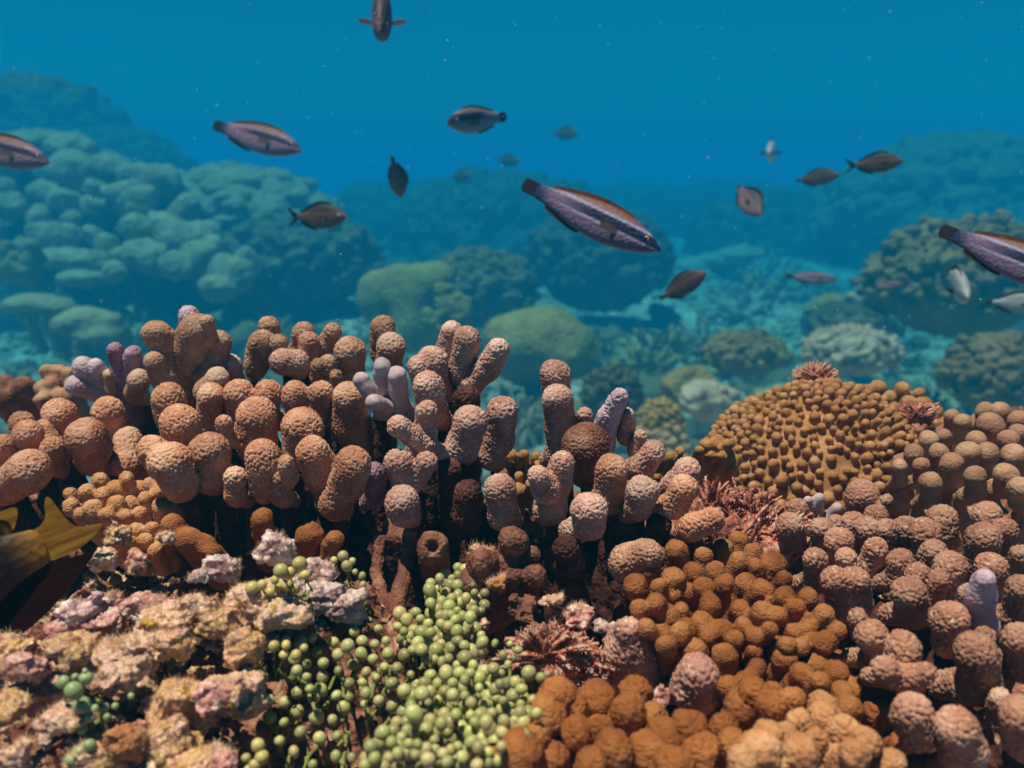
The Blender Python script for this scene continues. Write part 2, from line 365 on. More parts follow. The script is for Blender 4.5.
# ------------------------------------------------------------------ rubble stones
def stone(label, px, py, r_px, mat, d=None, flat=.7, group=None, seed=None, n=5, name="rubble_stone", cat="rubble", holes=True):
    rs = np.random.default_rng(seed if seed is not None else int(px*7+py*13))
    if d is None: _, d = on_ledge(px, py, .004)
    r = r_px*d/F; c = at(px, py, d + r*.3) - A(0, 0, r*.22)
    prims = [('e', c, (r*.95, r*.65, r*.6*flat/.7))]
    for _ in range(n):
        o = rs.normal(0, 1, 3); o /= np.linalg.norm(o); o[2] *= .75
        s = .25 + .4*rs.random()
        prims.append(('e', c + o*r*(.45 + .45*rs.random()), (r*s*(.7+.6*rs.random()), r*s, r*s*flat*(.7+.6*rs.random()))))
    if holes:
        for _ in range(3):
            o = rs.normal(0, 1, 3); o[1] = -abs(o[1]); o /= np.linalg.norm(o); prims.append(('n', c + o*r*1.0, r*(.16 + .2*rs.random())))
    V, Q = implicit(prims, max(.0010, r*.055), r*.16)
    o = link_mesh(name, V, Q, M[mat], None, c + A(0, 0, -r*.6))
    displace(o, 'CLOUDS', max(.010, r*.9), r*.6, 3); displace(o, 'HARD', .010, .0045, 4); displace(o, 'VORONOI', .0022, -.0022, mid=.3)
    tag(o, label, cat, group); return o
st = [
    ("pointed white-crusted rubble stone at the very top of the rubble ridge", 280, 545, 20, 'rub_d', .43, 1.0), ("pink crusted rubble stone behind the yellowish bead algae", 318, 566, 22, 'rub_d', .435, .8),
    ("violet and white rubble stone leaning at the left of the ridge top", 226, 565, 20, 'rub_d', .43, 1.0), ("rough cream rubble stone with a white rim, in the middle of the rubble", 198, 603, 24, 'rub_c', .40, .8),
    ("disc-like white rubble stone end above the cream one", 200, 572, 12, 'rub_d', .415, .9), ("pink-topped rubble stone in front of the fish's tail base", 104, 556, 16, 'rub_c', .42, 1.0),
    ("long lilac-white crusted rubble stone along the fish's flank", 78, 605, 26, 'rub_d', .40, .5), ("yellow ochre rubble boulder in the middle of the rubble heap", 140, 645, 30, 'rub_c', .375, .9),
    ("brown ochre rubble stone right of the yellow boulder", 170, 640, 22, 'rub_a', .375, .9), ("rust and ochre rubble stone with a steep shaded face, left of the yellow boulder", 78, 640, 28, 'rub_a', .385, .7),
    ("flat cream slab at the lower left corner", 55, 718, 26, 'rub_c', .335, .5), ("fuzzy round orange sponge lump at the bottom left", 126, 738, 26, 'sponge', .335, 1.0),
    ("pink and orange rubble stone with a pale worn tip, lower left of the bead pit", 218, 690, 24, 'rub_b', .36, .9), ("pale pink rubble stone beside the bottom edge, left of the bead pit", 222, 760, 22, 'rub_b', .335, .8),
    ("large pink-white rubble block over the bead pit", 290, 610, 30, 'rub_c', .40, .6), ("mottled rubble stone with white crust at the edge of the pit", 345, 605, 24, 'rub_d', .425, .7),
    ("olive and ochre rubble stone below the white-rimmed one", 218, 622, 22, 'rub_a', .39, .9), ("ochre rubble lump above the bead pit", 245, 640, 24, 'rub_a', .38, .8), ("small red rubble stone above the blue-green beads", 60, 668, 18, 'rub_b', .36, .5),
    ("little pink rubble stone right of the blue-green beads", 106, 685, 15, 'rub_b', .35, .8), ("fuzzy pale lump at the left edge", 10, 700, 26, 'rub_a', .345, .6), ("brown speckled rubble stone right of the orange sponge", 170, 740, 28, 'rub_a', .34, .8),
    ("reddish rubble stone at the left edge, below the dark fish", 20, 655, 26, 'rub_b', .39, .7), ("ochre rubble stone at the bottom left corner", 10, 755, 20, 'rub_c', .325, .8),
    ("pink rubble stone between the ridge top and the fish tail", 150, 600, 22, 'rub_b', .41, .7), ("brown rubble stone behind the fish tail tip", 120, 530, 16, 'rub_a', .455, .8), ("cream lump above the pink-topped stone", 165, 535, 12, 'rub_c', .45, .9),
    ("short pinkish purple rubble stub between the fish tail and the ridge", 136, 560, 14, 'rub_b', .425, 1.0), ("small pink stone wedged among the green beads", 480, 672, 17, 'rub_d', .40, .7), ("pale pink stone among the beads at the bottom centre", 500, 738, 16, 'rub_b', .352, .7),
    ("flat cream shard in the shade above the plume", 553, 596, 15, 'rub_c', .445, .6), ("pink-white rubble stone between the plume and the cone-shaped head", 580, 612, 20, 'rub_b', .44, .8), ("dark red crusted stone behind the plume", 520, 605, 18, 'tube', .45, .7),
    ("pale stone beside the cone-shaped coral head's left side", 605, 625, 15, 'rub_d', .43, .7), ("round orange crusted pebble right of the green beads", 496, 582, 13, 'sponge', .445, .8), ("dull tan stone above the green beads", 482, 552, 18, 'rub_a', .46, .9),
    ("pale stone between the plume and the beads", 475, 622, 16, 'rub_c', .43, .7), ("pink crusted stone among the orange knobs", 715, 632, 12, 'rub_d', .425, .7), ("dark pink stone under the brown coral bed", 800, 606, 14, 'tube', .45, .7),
    ("pink stone between the orange coral and the round pink ball", 666, 690, 18, 'rub_b', .395, .8),
    ("red-brown crusted boulder at the left edge, above the blue-green beads", 26, 662, 28, 'rub_b', .352, .7), ("cream boulder just right of the blue-green beads", 118, 672, 26, 'rub_c', .355, .8), ("ochre boulder directly above the blue-green beads", 72, 650, 24, 'rub_a', .358, .7),
    ("broad ochre rubble boulder low in the middle of the rubble slope", 185, 700, 42, 'rub_a', .365, .8), ("big yellowish pink boulder filling the middle of the rubble heap", 120, 662, 40, 'rub_c', .372, .8),
    ("wide cream and pink boulder at the lower left, above the flat slab", 40, 685, 40, 'rub_b', .362, .7), ("rounded ochre boulder at the bottom edge of the rubble, left of the beads", 175, 765, 40, 'rub_a', .338, .7),
    ("large pale pink crusted boulder under the ridge top", 255, 600, 38, 'rub_c', .408, .8), ("long pinkish boulder below the fish's flank", 95, 615, 38, 'rub_b', .402, .6),
    ("cream boulder with a sunlit top in the centre of the rubble", 165, 620, 34, 'rub_c', .395, .8), ("rust coloured boulder right of the flat slab", 95, 752, 34, 'rub_a', .335, .7),
    ("white-crusted boulder at the edge of the bead pit", 322, 592, 30, 'rub_d', .425, .8), ("brown boulder in the left corner behind the slab", 5, 650, 40, 'rub_a', .385, .7), ("ochre boulder beside the bead pit", 235, 690, 34, 'rub_c', .368, .8),
]
for s in st: stone(s[0], s[1], s[2], s[3], s[4], s[5], s[6])
k = 0
for x, y, r in scatter([(0, 620), (60, 575), (130, 545), (200, 560), (270, 560), (360, 585), (330, 610), (260, 660), (245, 700), (250, 768), (0, 768)], 5, 13, 1.1, 4000)[:170]:
    stone("crusted pink and ochre rubble fragment wedged in the rubble heap", x, y, r, ['rub_a', 'rub_b', 'rub_c', 'rub_a', 'rub_d'][k % 5], None, .8, "small fragments of the rubble heap", n=3, name="rubble_fragment"); k += 1
k = 0
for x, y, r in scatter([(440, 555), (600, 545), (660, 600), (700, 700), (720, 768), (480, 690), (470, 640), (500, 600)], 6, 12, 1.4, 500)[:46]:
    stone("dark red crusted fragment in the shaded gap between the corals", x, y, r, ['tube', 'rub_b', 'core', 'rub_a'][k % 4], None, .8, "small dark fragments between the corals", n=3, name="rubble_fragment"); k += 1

# turf: a fuzz of fine hairs over the rubble
def turf():
    V = []; Fc = []
    srcs = [o for o in bpy.data.objects if o.type == 'MESH' and o.name.startswith(("rubble_stone", "rubble_fragment"))]
    for o in srcs:
        if o.data.materials[0] in (M['core'], M['tube']): continue
        me = o.data; nv = len(me.vertices)
        co = np.empty(nv*3, np.float32); me.vertices.foreach_get("co", co); co = co.reshape(-1, 3) + np.array(o.location)
        nn = np.empty(nv*3, np.float32); me.vertices.foreach_get("normal", nn); nn = nn.reshape(-1, 3)
        cand = np.where((nn[:, 2] > .0))[0]
        size = max(o.dimensions); m = int(min(len(cand), 420*(size/.02)**1.5))
        patch = vnoise(co[cand, 0]*1.0, co[cand, 1] + co[cand, 2], .012, 33) > -.03
        cand = cand[patch]
        if len(cand) == 0: continue
        for i in rng.choice(cand, min(m, len(cand)), replace=False):
            L = .0012 + .0030*rng.random()**2; w = .00013
            dirn = nn[i] + rng.normal(0, .5, 3) + A(0, 0, .3); dirn /= np.linalg.norm(dirn)
            side = np.cross(dirn, rng.normal(0, 1, 3)); side /= np.linalg.norm(side); up2 = np.cross(dirn, side)
            b0 = co[i] - nn[i]*.0004; s = len(V)
            V += [b0 + side*w, b0 - side*w*.5 + up2*w*.87, b0 - side*w*.5 - up2*w*.87, b0 + dirn*L]
            Fc += [(s, s+1, s+3), (s+1, s+2, s+3), (s+2, s, s+3)]
    o = link_mesh("turf_algae", V, np.array(Fc), M['turf'], smooth=False)
    tag(o, "fine fuzzy brown turf algae coating the rubble", "algae", kind="stuff")
bake([o for o in bpy.data.objects if o.name.startswith(('rubble_stone', 'rubble_fragment'))])
turf()

# ------------------------------------------------------------------ small seabed corals: one of each kind, copied further down
# many small corals over the seabed: a few kinds, copied
def proto(kind, seed):
    rs = np.random.default_rng(seed); pr = []
    if kind == 'lump':
        pr = [('e', A(0, 0, .02), (.09, .09, .07))]
        for _ in range(26):
            o = rs.normal(0, 1, 3); o[2] = abs(o[2])*.8; o /= np.linalg.norm(o); r = .018 + .022*rs.random(); pr.append(('e', o*A(.085, .085, .07) + A(0, 0, .02), (r*1.2, r, r*.8)))
    elif kind == 'branch':
        for _ in range(38):
            o = rs.normal(0, 1, 3); o[2] = abs(o[2])*.8 + .25; o /= np.linalg.norm(o); L = .10 + .06*rs.random()
            m = o*L*.55; e = o*L + rs.normal(0, .012, 3); pr += [('c', A(0, 0, -.02), .02, m, .013), ('c', m, .013, e, .009)]
    elif kind == 'plate':
        for i in range(4):
            c = A(rs.normal(0, .05), rs.normal(0, .05), .01 + .028*i); r = .11 - .012*i; pr.append(('e', c, (r*(1 + .3*rs.random()), r, .018)))
            pr.append(('c', c, .03, A(0, 0, -.05), .04))
    else:
        for _ in range(9):
            a = rs.random()*6.28; q = A(math.cos(a), math.sin(a), 0)*(.04 + .08*rs.random()); v = A(rs.normal(), rs.normal(), .3*rs.normal()); v /= np.linalg.norm(v); pr.append(('c', q - v*.06, .012, q + v*.06 + A(0, 0, .01), .010)); pr.append(('e', q, (.03, .03, .02)))
    return implicit(pr, .0085 if kind != 'branch' else .0065, .015 if kind != 'branch' else .008)
KINDS = [("coral_lump", 'lump', 'bg_knob', "small rounded olive coral lump on the hazy seabed", "small coral lumps on the seabed"),
         ("branching_coral", 'branch', 'bg_pale', "small pale branching coral on the hazy seabed", "small branching corals on the seabed"),
         ("plate_coral", 'plate', 'bg_lobe', "small beige plate coral on the hazy seabed", "small plate corals on the seabed"),
         ("coral_fragment", 'rub', 'bg_pale', "pale dead coral fragment lying on the hazy seabed", "dead coral fragments on the seabed"),
         ("dark_coral_lump", 'lump', 'bg_dark', "small dark coral lump on the hazy seabed", "small dark coral lumps on the seabed"),
         ("yellow_branching_coral", 'branch', 'bg_yellow', "small yellowish branching coral on the hazy seabed", "small yellowish corals on the seabed")]
protos = []
for i, (nm, kd, mt, lb, gp) in enumerate(KINDS):
    V, Q = proto(kd, 40 + i)
    o = link_mesh(nm, V, Q, M[mt]); displace(o, 'CLOUDS', .04, .03, 3); tag(o, lb, "coral", gp); protos.append([o, 0])
bake([p[0] for p in protos])
displace(ledge, 'HARD', .022, .020, 5); displace(ledge, 'HARD', .007, .006, 4)
# ------------------------------------------------------------------ finger coral colonies
def build_colony(name, label, cat, branches, dfun, mat, anchor=None, core_r=.6, polyp=.0021, relief=.0011, group=None, core=True, sub=2, root=(.012, .022, -.026), core_mat='core'):
    """branches: list of (chains[, material]); a chain is [(px, py, r_px[, extra depth]), ...] from tip to base."""
    pts = []
    built = []
    for br in branches:
        bm = mat; chains = br
        if isinstance(br, tuple): chains, bm = br
        prims = []; roots = []
        for ch in chains:
            tip = ch[0]; d0 = dfun(tip[0], tip[1]); P = []
            run = 0
            for i, q in enumerate(ch):
                if i: run += math.hypot(q[0]-ch[i-1][0], q[1]-ch[i-1][1])
                d = d0 + run * d0 / F * .55 + (q[3] if len(q) > 3 else 0)
                P.append((at(q[0], q[1], d + q[2]*d/F), q[2]*(.97 if i == 0 else .86)*d/F))
            e, r = P[-1]
            dirn = A(rng.normal(0, .35), .85, -.55)
            P.append((e + dirn*max(.018, r*1.6), r*.72))
            roots.append(P[-1])
            for (a, ra), (c, rc) in zip(P[:-1], P[1:]): prims.append(('c', a, ra, c, rc))
            # a few swellings make the outline uneven
            for (a, ra), (c, rc) in zip(P[:-1], P[1:]):
                if rng.random() < .5:
                    t = rng.random()*.5; q = a + (c-a)*t; o = rng.normal(0, 1, 3); o /= np.linalg.norm(o)
                    prims.append(('e', q + o*ra*.35, (ra*.82,)*3))
        built.append((prims, bm, roots)); pts += roots
    lo = np.mean([p for p, r in pts], axis=0)
    base = A(lo[0], lo[1], float(ledge_z(lo[0], lo[1], False)))
    t = empty(name, base, label, cat, group)
    for prims, bm, roots in built:
        rmin = min(min(p[2], p[4]) if p[0] == 'c' else min(p[2]) for p in prims)
        h = max(.0005, .00102*float(np.linalg.norm(prims[0][1] - A(0, 0, CZ))))
        V, Q = implicit(prims, h, rmin*.7)
        o = link_mesh("branch", V, Q, M[bm], t, base)
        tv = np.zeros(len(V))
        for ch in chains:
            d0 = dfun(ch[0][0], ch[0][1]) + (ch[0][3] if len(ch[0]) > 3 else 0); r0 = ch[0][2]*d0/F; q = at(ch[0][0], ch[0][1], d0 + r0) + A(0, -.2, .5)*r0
            tv = np.maximum(tv, np.clip(1.45 - np.linalg.norm(V - q, axis=1)/r0, 0, 1)*.72)  # pale mask on each tip's upper front, its light put into the colour
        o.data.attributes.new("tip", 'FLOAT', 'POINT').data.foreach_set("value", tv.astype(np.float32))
        displace(o, 'CLOUDS', .012, .0022, 1)
        if bm == 'lilac': displace(o, 'CLOUDS', .003, .0006, 2)
        else: displace(o, 'VORONOI', polyp*.78, -relief*1.5, mid=.35)
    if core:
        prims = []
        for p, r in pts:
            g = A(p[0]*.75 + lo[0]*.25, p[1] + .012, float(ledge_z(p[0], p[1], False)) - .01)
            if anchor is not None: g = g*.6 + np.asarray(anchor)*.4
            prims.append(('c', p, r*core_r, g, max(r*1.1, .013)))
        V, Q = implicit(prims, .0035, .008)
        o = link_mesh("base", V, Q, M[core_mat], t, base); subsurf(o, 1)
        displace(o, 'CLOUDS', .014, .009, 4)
    return t

# far left colony
build_colony("finger_coral", "low tan finger coral at the left edge, behind the yellow-tailed fish", "coral", [
    [[(22, 424, 13), (26, 445, 13)]], [[(28, 434, 15, -.01), (30, 455, 14)]], [[(60, 415, 18), (64, 450, 18)]], [[(86, 438, 21, -.02), (95, 458, 20)]],
    [[(108, 413, 17), (113, 446, 18)]], [[(30, 470, 22, -.02), (8, 485, 20), (-10, 490, 20)]], [[(4, 446, 13), (0, 462, 14)]], [[(52, 448, 12, -.01), (54, 465, 12)]],
    [[(45, 430, 12, .01), (50, 445, 12)]], [[(128, 440, 14, .02), (126, 465, 14)]],
], lambda px, py: .57 + (460-py)*.0009, 'finger')
# lilac pair beside the purple stump
build_colony("finger_coral", "small pale lilac finger coral leaning left, behind the tan corals at the left", "coral", [
    [[(84, 367, 11), (95, 376, 12)]], [[(76, 385, 11), (100, 390, 14), (112, 395, 13)]], [[(96, 366, 8), (104, 382, 10)]], ([[(110, 375, 7), (112, 388, 8)]], 'finger'),
], lambda px, py: .655, 'violet_tip', relief=.0005)
build_colony("finger_coral", "dark purple two-tipped coral stump left of the largest knobbly coral head", "coral", [
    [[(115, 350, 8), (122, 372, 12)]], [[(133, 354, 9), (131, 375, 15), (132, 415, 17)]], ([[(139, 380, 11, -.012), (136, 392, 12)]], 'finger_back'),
], lambda px, py: .645, 'purple', relief=.0006)
# tall knobbly cluster with the white tip
build_colony("finger_coral", "tall knobbly brown coral with one whitish pink tip, highest of the left corals", "coral", [
    [[(157, 334, 15), (170, 352, 20), (180, 380, 24)], [(155, 362, 11), (165, 378, 16)]],
    [[(198, 330, 17), (190, 352, 24), (188, 385, 25)]],
    [[(219, 341, 11, .015), (216, 352, 13, .015), (208, 375, 16)]], ([[(189, 316, 11, .012), (192, 326, 12, .012)]], 'violet_tip'), [[(207, 322, 8), (205, 335, 12)]],
    [[(218, 378, 12), (208, 392, 15)]],
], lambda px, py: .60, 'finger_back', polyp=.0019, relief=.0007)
build_colony("finger_coral", "single pale pink coral knob in the gap beside the tall knobbly head", "coral", [[[(233, 365, 10), (234, 380, 11)]]], lambda px, py: .63, 'finger_pink')
# main clump
dm = lambda px, py: .50 + (460-py)*.0012
build_colony("finger_coral", "large orange tan finger coral clump in the middle left, with rows of rounded granular tips", "coral", [
    [[(169, 399, 17), (174, 420, 17)]], [[(180, 424, 21), (184, 448, 22), (188, 470, 22)], [(152, 450, 16), (165, 462, 19)], [(168, 462, 21), (180, 480, 20)]],
    [[(208, 452, 20), (212, 475, 21)]], [[(211, 396, 14), (210, 425, 14)]], [[(239, 394, 16), (238, 420, 15)], [(268, 394, 15), (262, 415, 15)], [(224, 422, 8), (228, 440, 9)]],
    [[(257, 417, 21), (257, 445, 21)]], [[(263, 456, 18), (266, 482, 19)]], [[(295, 393, 13), (298, 412, 13)], [(321, 393, 13), (318, 412, 13)]],
    [[(302, 427, 21), (300, 452, 20)], [(286, 462, 8), (290, 478, 9)]], [[(313, 453, 18), (322, 472, 20), (334, 497, 20)]], [[(353, 464, 19), (346, 484, 20), (336, 504, 18)]],
    [[(349, 398, 17), (350, 424, 21), (362, 446, 20)]], [[(281, 478, 10, .03), (282, 495, 12, .03)]], [[(235, 478, 12, .03), (236, 495, 12, .03)]],
], dm, 'finger')
build_colony("finger_coral", "row of small tan coral fingers along the back of the large orange tan clump", "coral", [
    [[(269, 327, 11, .02), (270, 345, 12, .02)]], [[(262, 344, 15), (256, 366, 13)]], [[(278, 344, 9), (276, 358, 10)]], ([[(283, 362, 14), (296, 363, 14)]], 'finger_pink'),
    [[(304, 333, 12), (300, 350, 12)]], [[(309, 342, 11), (308, 358, 11)]], [[(333, 332, 9), (326, 345, 11), (314, 354, 14)]], [[(350, 352, 16), (350, 376, 16)]],
    [[(318, 366, 8), (318, 378, 8)]], [[(328, 362, 8), (328, 378, 9)]], [[(336, 376, 6, -.01), (338, 386, 7, -.01)]], [[(383, 328, 13), (382, 352, 13)]],
    [[(391, 347, 15), (388, 366, 14)]],
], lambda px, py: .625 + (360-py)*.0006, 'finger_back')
build_colony("finger_coral", "smooth lilac finger coral with three bare prongs between the tan clumps", "coral", [
    [[(382, 366, 8.5), (382, 388, 9), (384, 410, 11)]], [[(361, 380, 9), (370, 393, 9), (382, 408, 10)]], [[(397, 376, 10), (399, 405, 12)]], [[(374, 402, 8, -.008), (385, 407, 10)]],
], lambda px, py: .555, 'lilac')
# centre clump
dc = lambda px, py: .515 + (460-py)*.0006
build_colony("finger_coral", "tan and rosy finger coral in the centre with long fingers raised like an open hand", "coral", [
    ([[(452, 331, 11, .02), (446, 352, 12, .02)]], 'finger_pink'), ([[(467, 339, 14), (461, 372, 15)]], 'finger_pink'), ([[(498, 349, 12), (486, 370, 14), (472, 384, 13)]], 'finger_pink'),
    [[(432, 362, 17, .01), (434, 385, 16, .01)], [(418, 366, 11, .01), (424, 385, 13, .01)]],
    [[(428, 385, 15, -.02), (432, 412, 17, -.02)]], [[(427, 411, 11, -.03), (425, 430, 13, -.03), (424, 444, 13, -.03)], [(398, 426, 11, -.03), (410, 434, 11, -.03), (424, 446, 12, -.03)]],
    [[(471, 422, 17, -.01), (462, 446, 18, -.01)]], [[(502, 411, 16), (499, 440, 17), (490, 456, 15)]],
    [[(398, 463, 15, -.01), (404, 482, 14, -.01)], [(427, 462, 11, -.01), (416, 480, 12, -.01)]],
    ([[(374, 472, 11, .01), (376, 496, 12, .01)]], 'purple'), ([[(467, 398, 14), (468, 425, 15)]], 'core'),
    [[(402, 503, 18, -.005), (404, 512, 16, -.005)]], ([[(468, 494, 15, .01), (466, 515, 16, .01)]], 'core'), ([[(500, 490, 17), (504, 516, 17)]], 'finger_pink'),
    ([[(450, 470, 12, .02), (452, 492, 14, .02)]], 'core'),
], dc, 'finger_pink', polyp=.0020)
# right clump
dr = lambda px, py: .49 + (500-py)*.00055
build_colony("finger_coral", "rosy tan finger coral right of centre with a bare violet tip", "coral", [
    ([[(555, 375, 16, .012), (558, 405, 16, .012)]], 'finger_pink'), ([[(557, 399, 16), (562, 428, 18), (564, 452, 20)]], 'finger_pink'),
    ([[(619, 397, 9), (610, 416, 12), (600, 442, 17)]], 'violet_tip'), ([[(627, 415, 8, .02), (626, 436, 10, .02)]], 'finger_pink'), ([[(584, 415, 8, .02), (586, 436, 10, .02)]], 'finger_pink'),
    ([[(584, 446, 24, .01), (588, 468, 22, .02)]], 'tube'),
    ([[(562, 464, 13, -.02), (556, 482, 17, -.02), (550, 508, 19, -.02)], [(538, 476, 11, -.02), (546, 490, 15, -.02)]], 'finger_pink'),
    [[(589, 510, 19, -.02), (590, 524, 17, -.02)]], ([[(612, 470, 17), (608, 498, 17)]], 'finger'), [[(641, 491, 16), (638, 508, 15)], [(652, 488, 8), (648, 500, 9)]],
    [[(653, 453, 13, .02), (643, 466, 14, .02)]], [[(688, 471, 13, .015), (678, 483, 14, .015)]], ([[(684, 488, 15), (673, 505, 15)]], 'finger'), ([[(712, 520, 13), (692, 528, 15)]], 'finger'),
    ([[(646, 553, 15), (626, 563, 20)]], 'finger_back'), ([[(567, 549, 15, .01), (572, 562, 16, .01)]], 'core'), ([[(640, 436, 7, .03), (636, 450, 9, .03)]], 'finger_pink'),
    ([[(660, 525, 12, .03), (655, 540, 14, .03)]], 'core'),
], dr, 'finger_pink', polyp=.0019)

# hollow tube end and forked dead trunk in the dark gap under the centre clump
def dead_tube():
    c = at(433, 549, .475)
    t = empty("dead_coral", c + A(0, .03, -.03), "red-brown dead coral tube with a dark round hole in its open end", "dead coral")
    base = np.array(t.location)
    ax = A(.05, -.85, .5); ax /= np.linalg.norm(ax); r = 17*.475/F
    prims = [('c', c, r*.95, c - ax*.05 + A(0, 0, -.012), r*.9), ('e', c + A(0, 0, r*.3), (r*.8,)*3), ('n', c + ax*r*.95, r*.42), ('n', c + ax*r*.55, r*.36)]
    V, Q = implicit(prims, .0014, .003)
    o = link_mesh("tube_wall", V, Q, M['tube'], t, base); subsurf(o, 1); displace(o, 'CLOUDS', .008, .003, 3); displace(o, 'VORONOI', .0017, -.0008, mid=.3)
dead_tube()
def dead_trunk():
    ch = lambda pts: [(at(x, y, d), r*d/F) for x, y, d, r in pts]
    t = empty("dead_coral", at(393, 612, .47), "forked red-brown dead coral trunk rising out of the green bead algae", "dead coral")
    base = np.array(t.location); prims = []
    for pts in ([(380, 540, .515, 8), (377, 575, .505, 6), (384, 606, .49, 8), (388, 630, .48, 10)], [(410, 535, .515, 8), (406, 565, .505, 7), (399, 595, .49, 9), (392, 625, .48, 11)], [(395, 525, .525, 12), (396, 538, .52, 12)]):
        P = ch(pts)
        for (a, ra), (c, rc) in zip(P[:-1], P[1:]): prims.append(('c', a, ra, c, rc))
    V, Q = implicit(prims, .0015, .002)
    o = link_mesh("trunk", V, Q, M['tube'], t, base); subsurf(o, 1); displace(o, 'CLOUDS', .009, .005, 3); displace(o, 'VORONOI', .002, -.0009, mid=.3)
dead_trunk()

# lone blunt coral heads among the orange knobs
def lone(label, tip, body, mat, polyp=.0020, stalk=None):
    d = tip[3]
    P = [(at(tip[0], tip[1], d), tip[2]*d/F)] + [(at(x, y, dd), r*dd/F) for x, y, r, dd in body]
    base = P[-1][0]
    t = empty("blunt_coral", base, label, "coral")
    prims = [('c', a, ra, c, rc) for (a, ra), (c, rc) in zip(P[:-1], P[1:])]
    V, Q = implicit(prims, .0008, .006)
    o = link_mesh("head", V, Q, M[mat], t, base); displace(o, 'CLOUDS', .012, .003); displace(o, 'VORONOI', polyp*.8, -.0020, mid=.35)
    if stalk:
        P = [(at(x, y, dd), r*dd/F) for x, y, r, dd in stalk]
        V, Q = implicit([('c', a, ra, c, rc) for (a, ra), (c, rc) in zip(P[:-1], P[1:])], .002, .005)
        o = link_mesh("stalk", V, Q, M['core'], t, base); subsurf(o, 1); displace(o, 'CLOUDS', .008, .006, 4)
lone("blunt cone-shaped rosy coral head right behind the red-brown feathery plume", (627, 630, 14, .405), [(632, 650, 25, .415), (633, 672, 29, .43), (636, 690, 26, .45)], 'finger_pink')
lone("round pinkish white coral ball on a thin dark stalk beside the cone-shaped head", (697, 674, 20, .385), [(697, 688, 22, .392), (696, 694, 22, .40)], 'finger_pink', .0024, [(696, 700, 16, .40), (700, 730, 12, .40), (702, 760, 13, .40)])
lone("pinkish white coral dome sunk among the orange knobs at the lower right", (815, 692, 25, .405), [(817, 702, 26, .415), (820, 715, 26, .43)], 'finger_pink', .0021)

# right colony
dR = lambda px, py: d_z(py, .803)
build_colony("finger_coral", "wide pinkish brown coral bed of rounded knobs at the right edge", "coral", [
    [[(797, 510, 12), (796, 530, 13)]], [[(862, 496, 17, .01), (862, 520, 17, .01)], [(886, 500, 6, .01), (882, 514, 9, .01)]], [[(790, 525, 14), (792, 540, 14)]], [[(821, 529, 12), (824, 544, 12)], [(836, 523, 9), (832, 540, 10)]],
    [[(838, 542, 14), (840, 560, 14)]], [[(853, 524, 13), (855, 540, 13)]], [[(868, 529, 13), (870, 548, 13)], [(876, 516, 11), (874, 532, 12)]], [[(886, 530, 12), (884, 548, 12)]],
    [[(815, 560, 13), (818, 580, 14)]], [[(846, 559, 11), (856, 570, 12)], [(876, 549, 12), (868, 570, 14)]], [[(901, 562, 14), (898, 580, 14)]],
    [[(834, 580, 14), (846, 604, 20)], [(856, 580, 14), (854, 604, 18)]], [[(906, 529, 14), (908, 545, 14)]], [[(924, 534, 17), (922, 552, 15)]], [[(942, 520, 16), (944, 538, 15)]],
    [[(934, 552, 13), (930, 568, 12)]], [[(951, 567, 17), (946, 590, 16)]], [[(918, 575, 13), (922, 592, 14)], [(909, 593, 18), (914, 612, 18)]], [[(939, 580, 11), (934, 595, 12)]],
    [[(987, 516, 15), (990, 530, 15)]], [[(1006, 529, 12), (1006, 545, 12)]], [[(984, 538, 17), (980, 562, 18)]], [[(992, 567, 15), (990, 595, 14)]],
    [[(951, 619, 18), (948, 642, 17)]], [[(871, 635, 16), (880, 656, 15)]], [[(903, 648, 18), (900, 670, 18)], [(884, 668, 13), (896, 676, 15)], [(926, 672, 11), (912, 676, 13)]],
    [[(976, 652, 21), (980, 684, 23)], [(985, 636, 10), (984, 650, 12)]], [[(1020, 640, 18), (1024, 665, 19)]], [[(1021, 588, 14), (1016, 616, 15)]], [[(1022, 556, 12), (1024, 574, 12)]],
    [[(912, 712, 20), (918, 732, 20)]], [[(956, 728, 22), (964, 752, 24)]], [[(1020, 715, 20), (1024, 740, 22)]], [[(968, 594, 10), (964, 610, 11)]], [[(858, 618, 10, .02), (862, 634, 11, .02)]],
    [[(1000, 700, 12, .03), (1000, 720, 13, .03)]],
], dR, 'right', core_r=.7, relief=.0011)
build_colony("finger_coral", "smooth lilac coral finger with white tip among the brown knobs at the right", "coral", [
    [[(985, 580, 11), (980, 596, 17), (981, 625, 18)]]], lambda px, py: d_z(595, .815), 'violet_tip', relief=.0003)
build_colony("finger_coral", "tiny lilac coral with two pale prongs in front of the ochre dome", "coral", [
    [[(819, 498, 6), (816, 510, 9), (814, 526, 10)], [(808, 500, 5), (812, 514, 8)]], [[(836, 508, 6), (826, 520, 7), (820, 530, 8)]]], lambda px, py: d_z(515, .795), 'lilac')
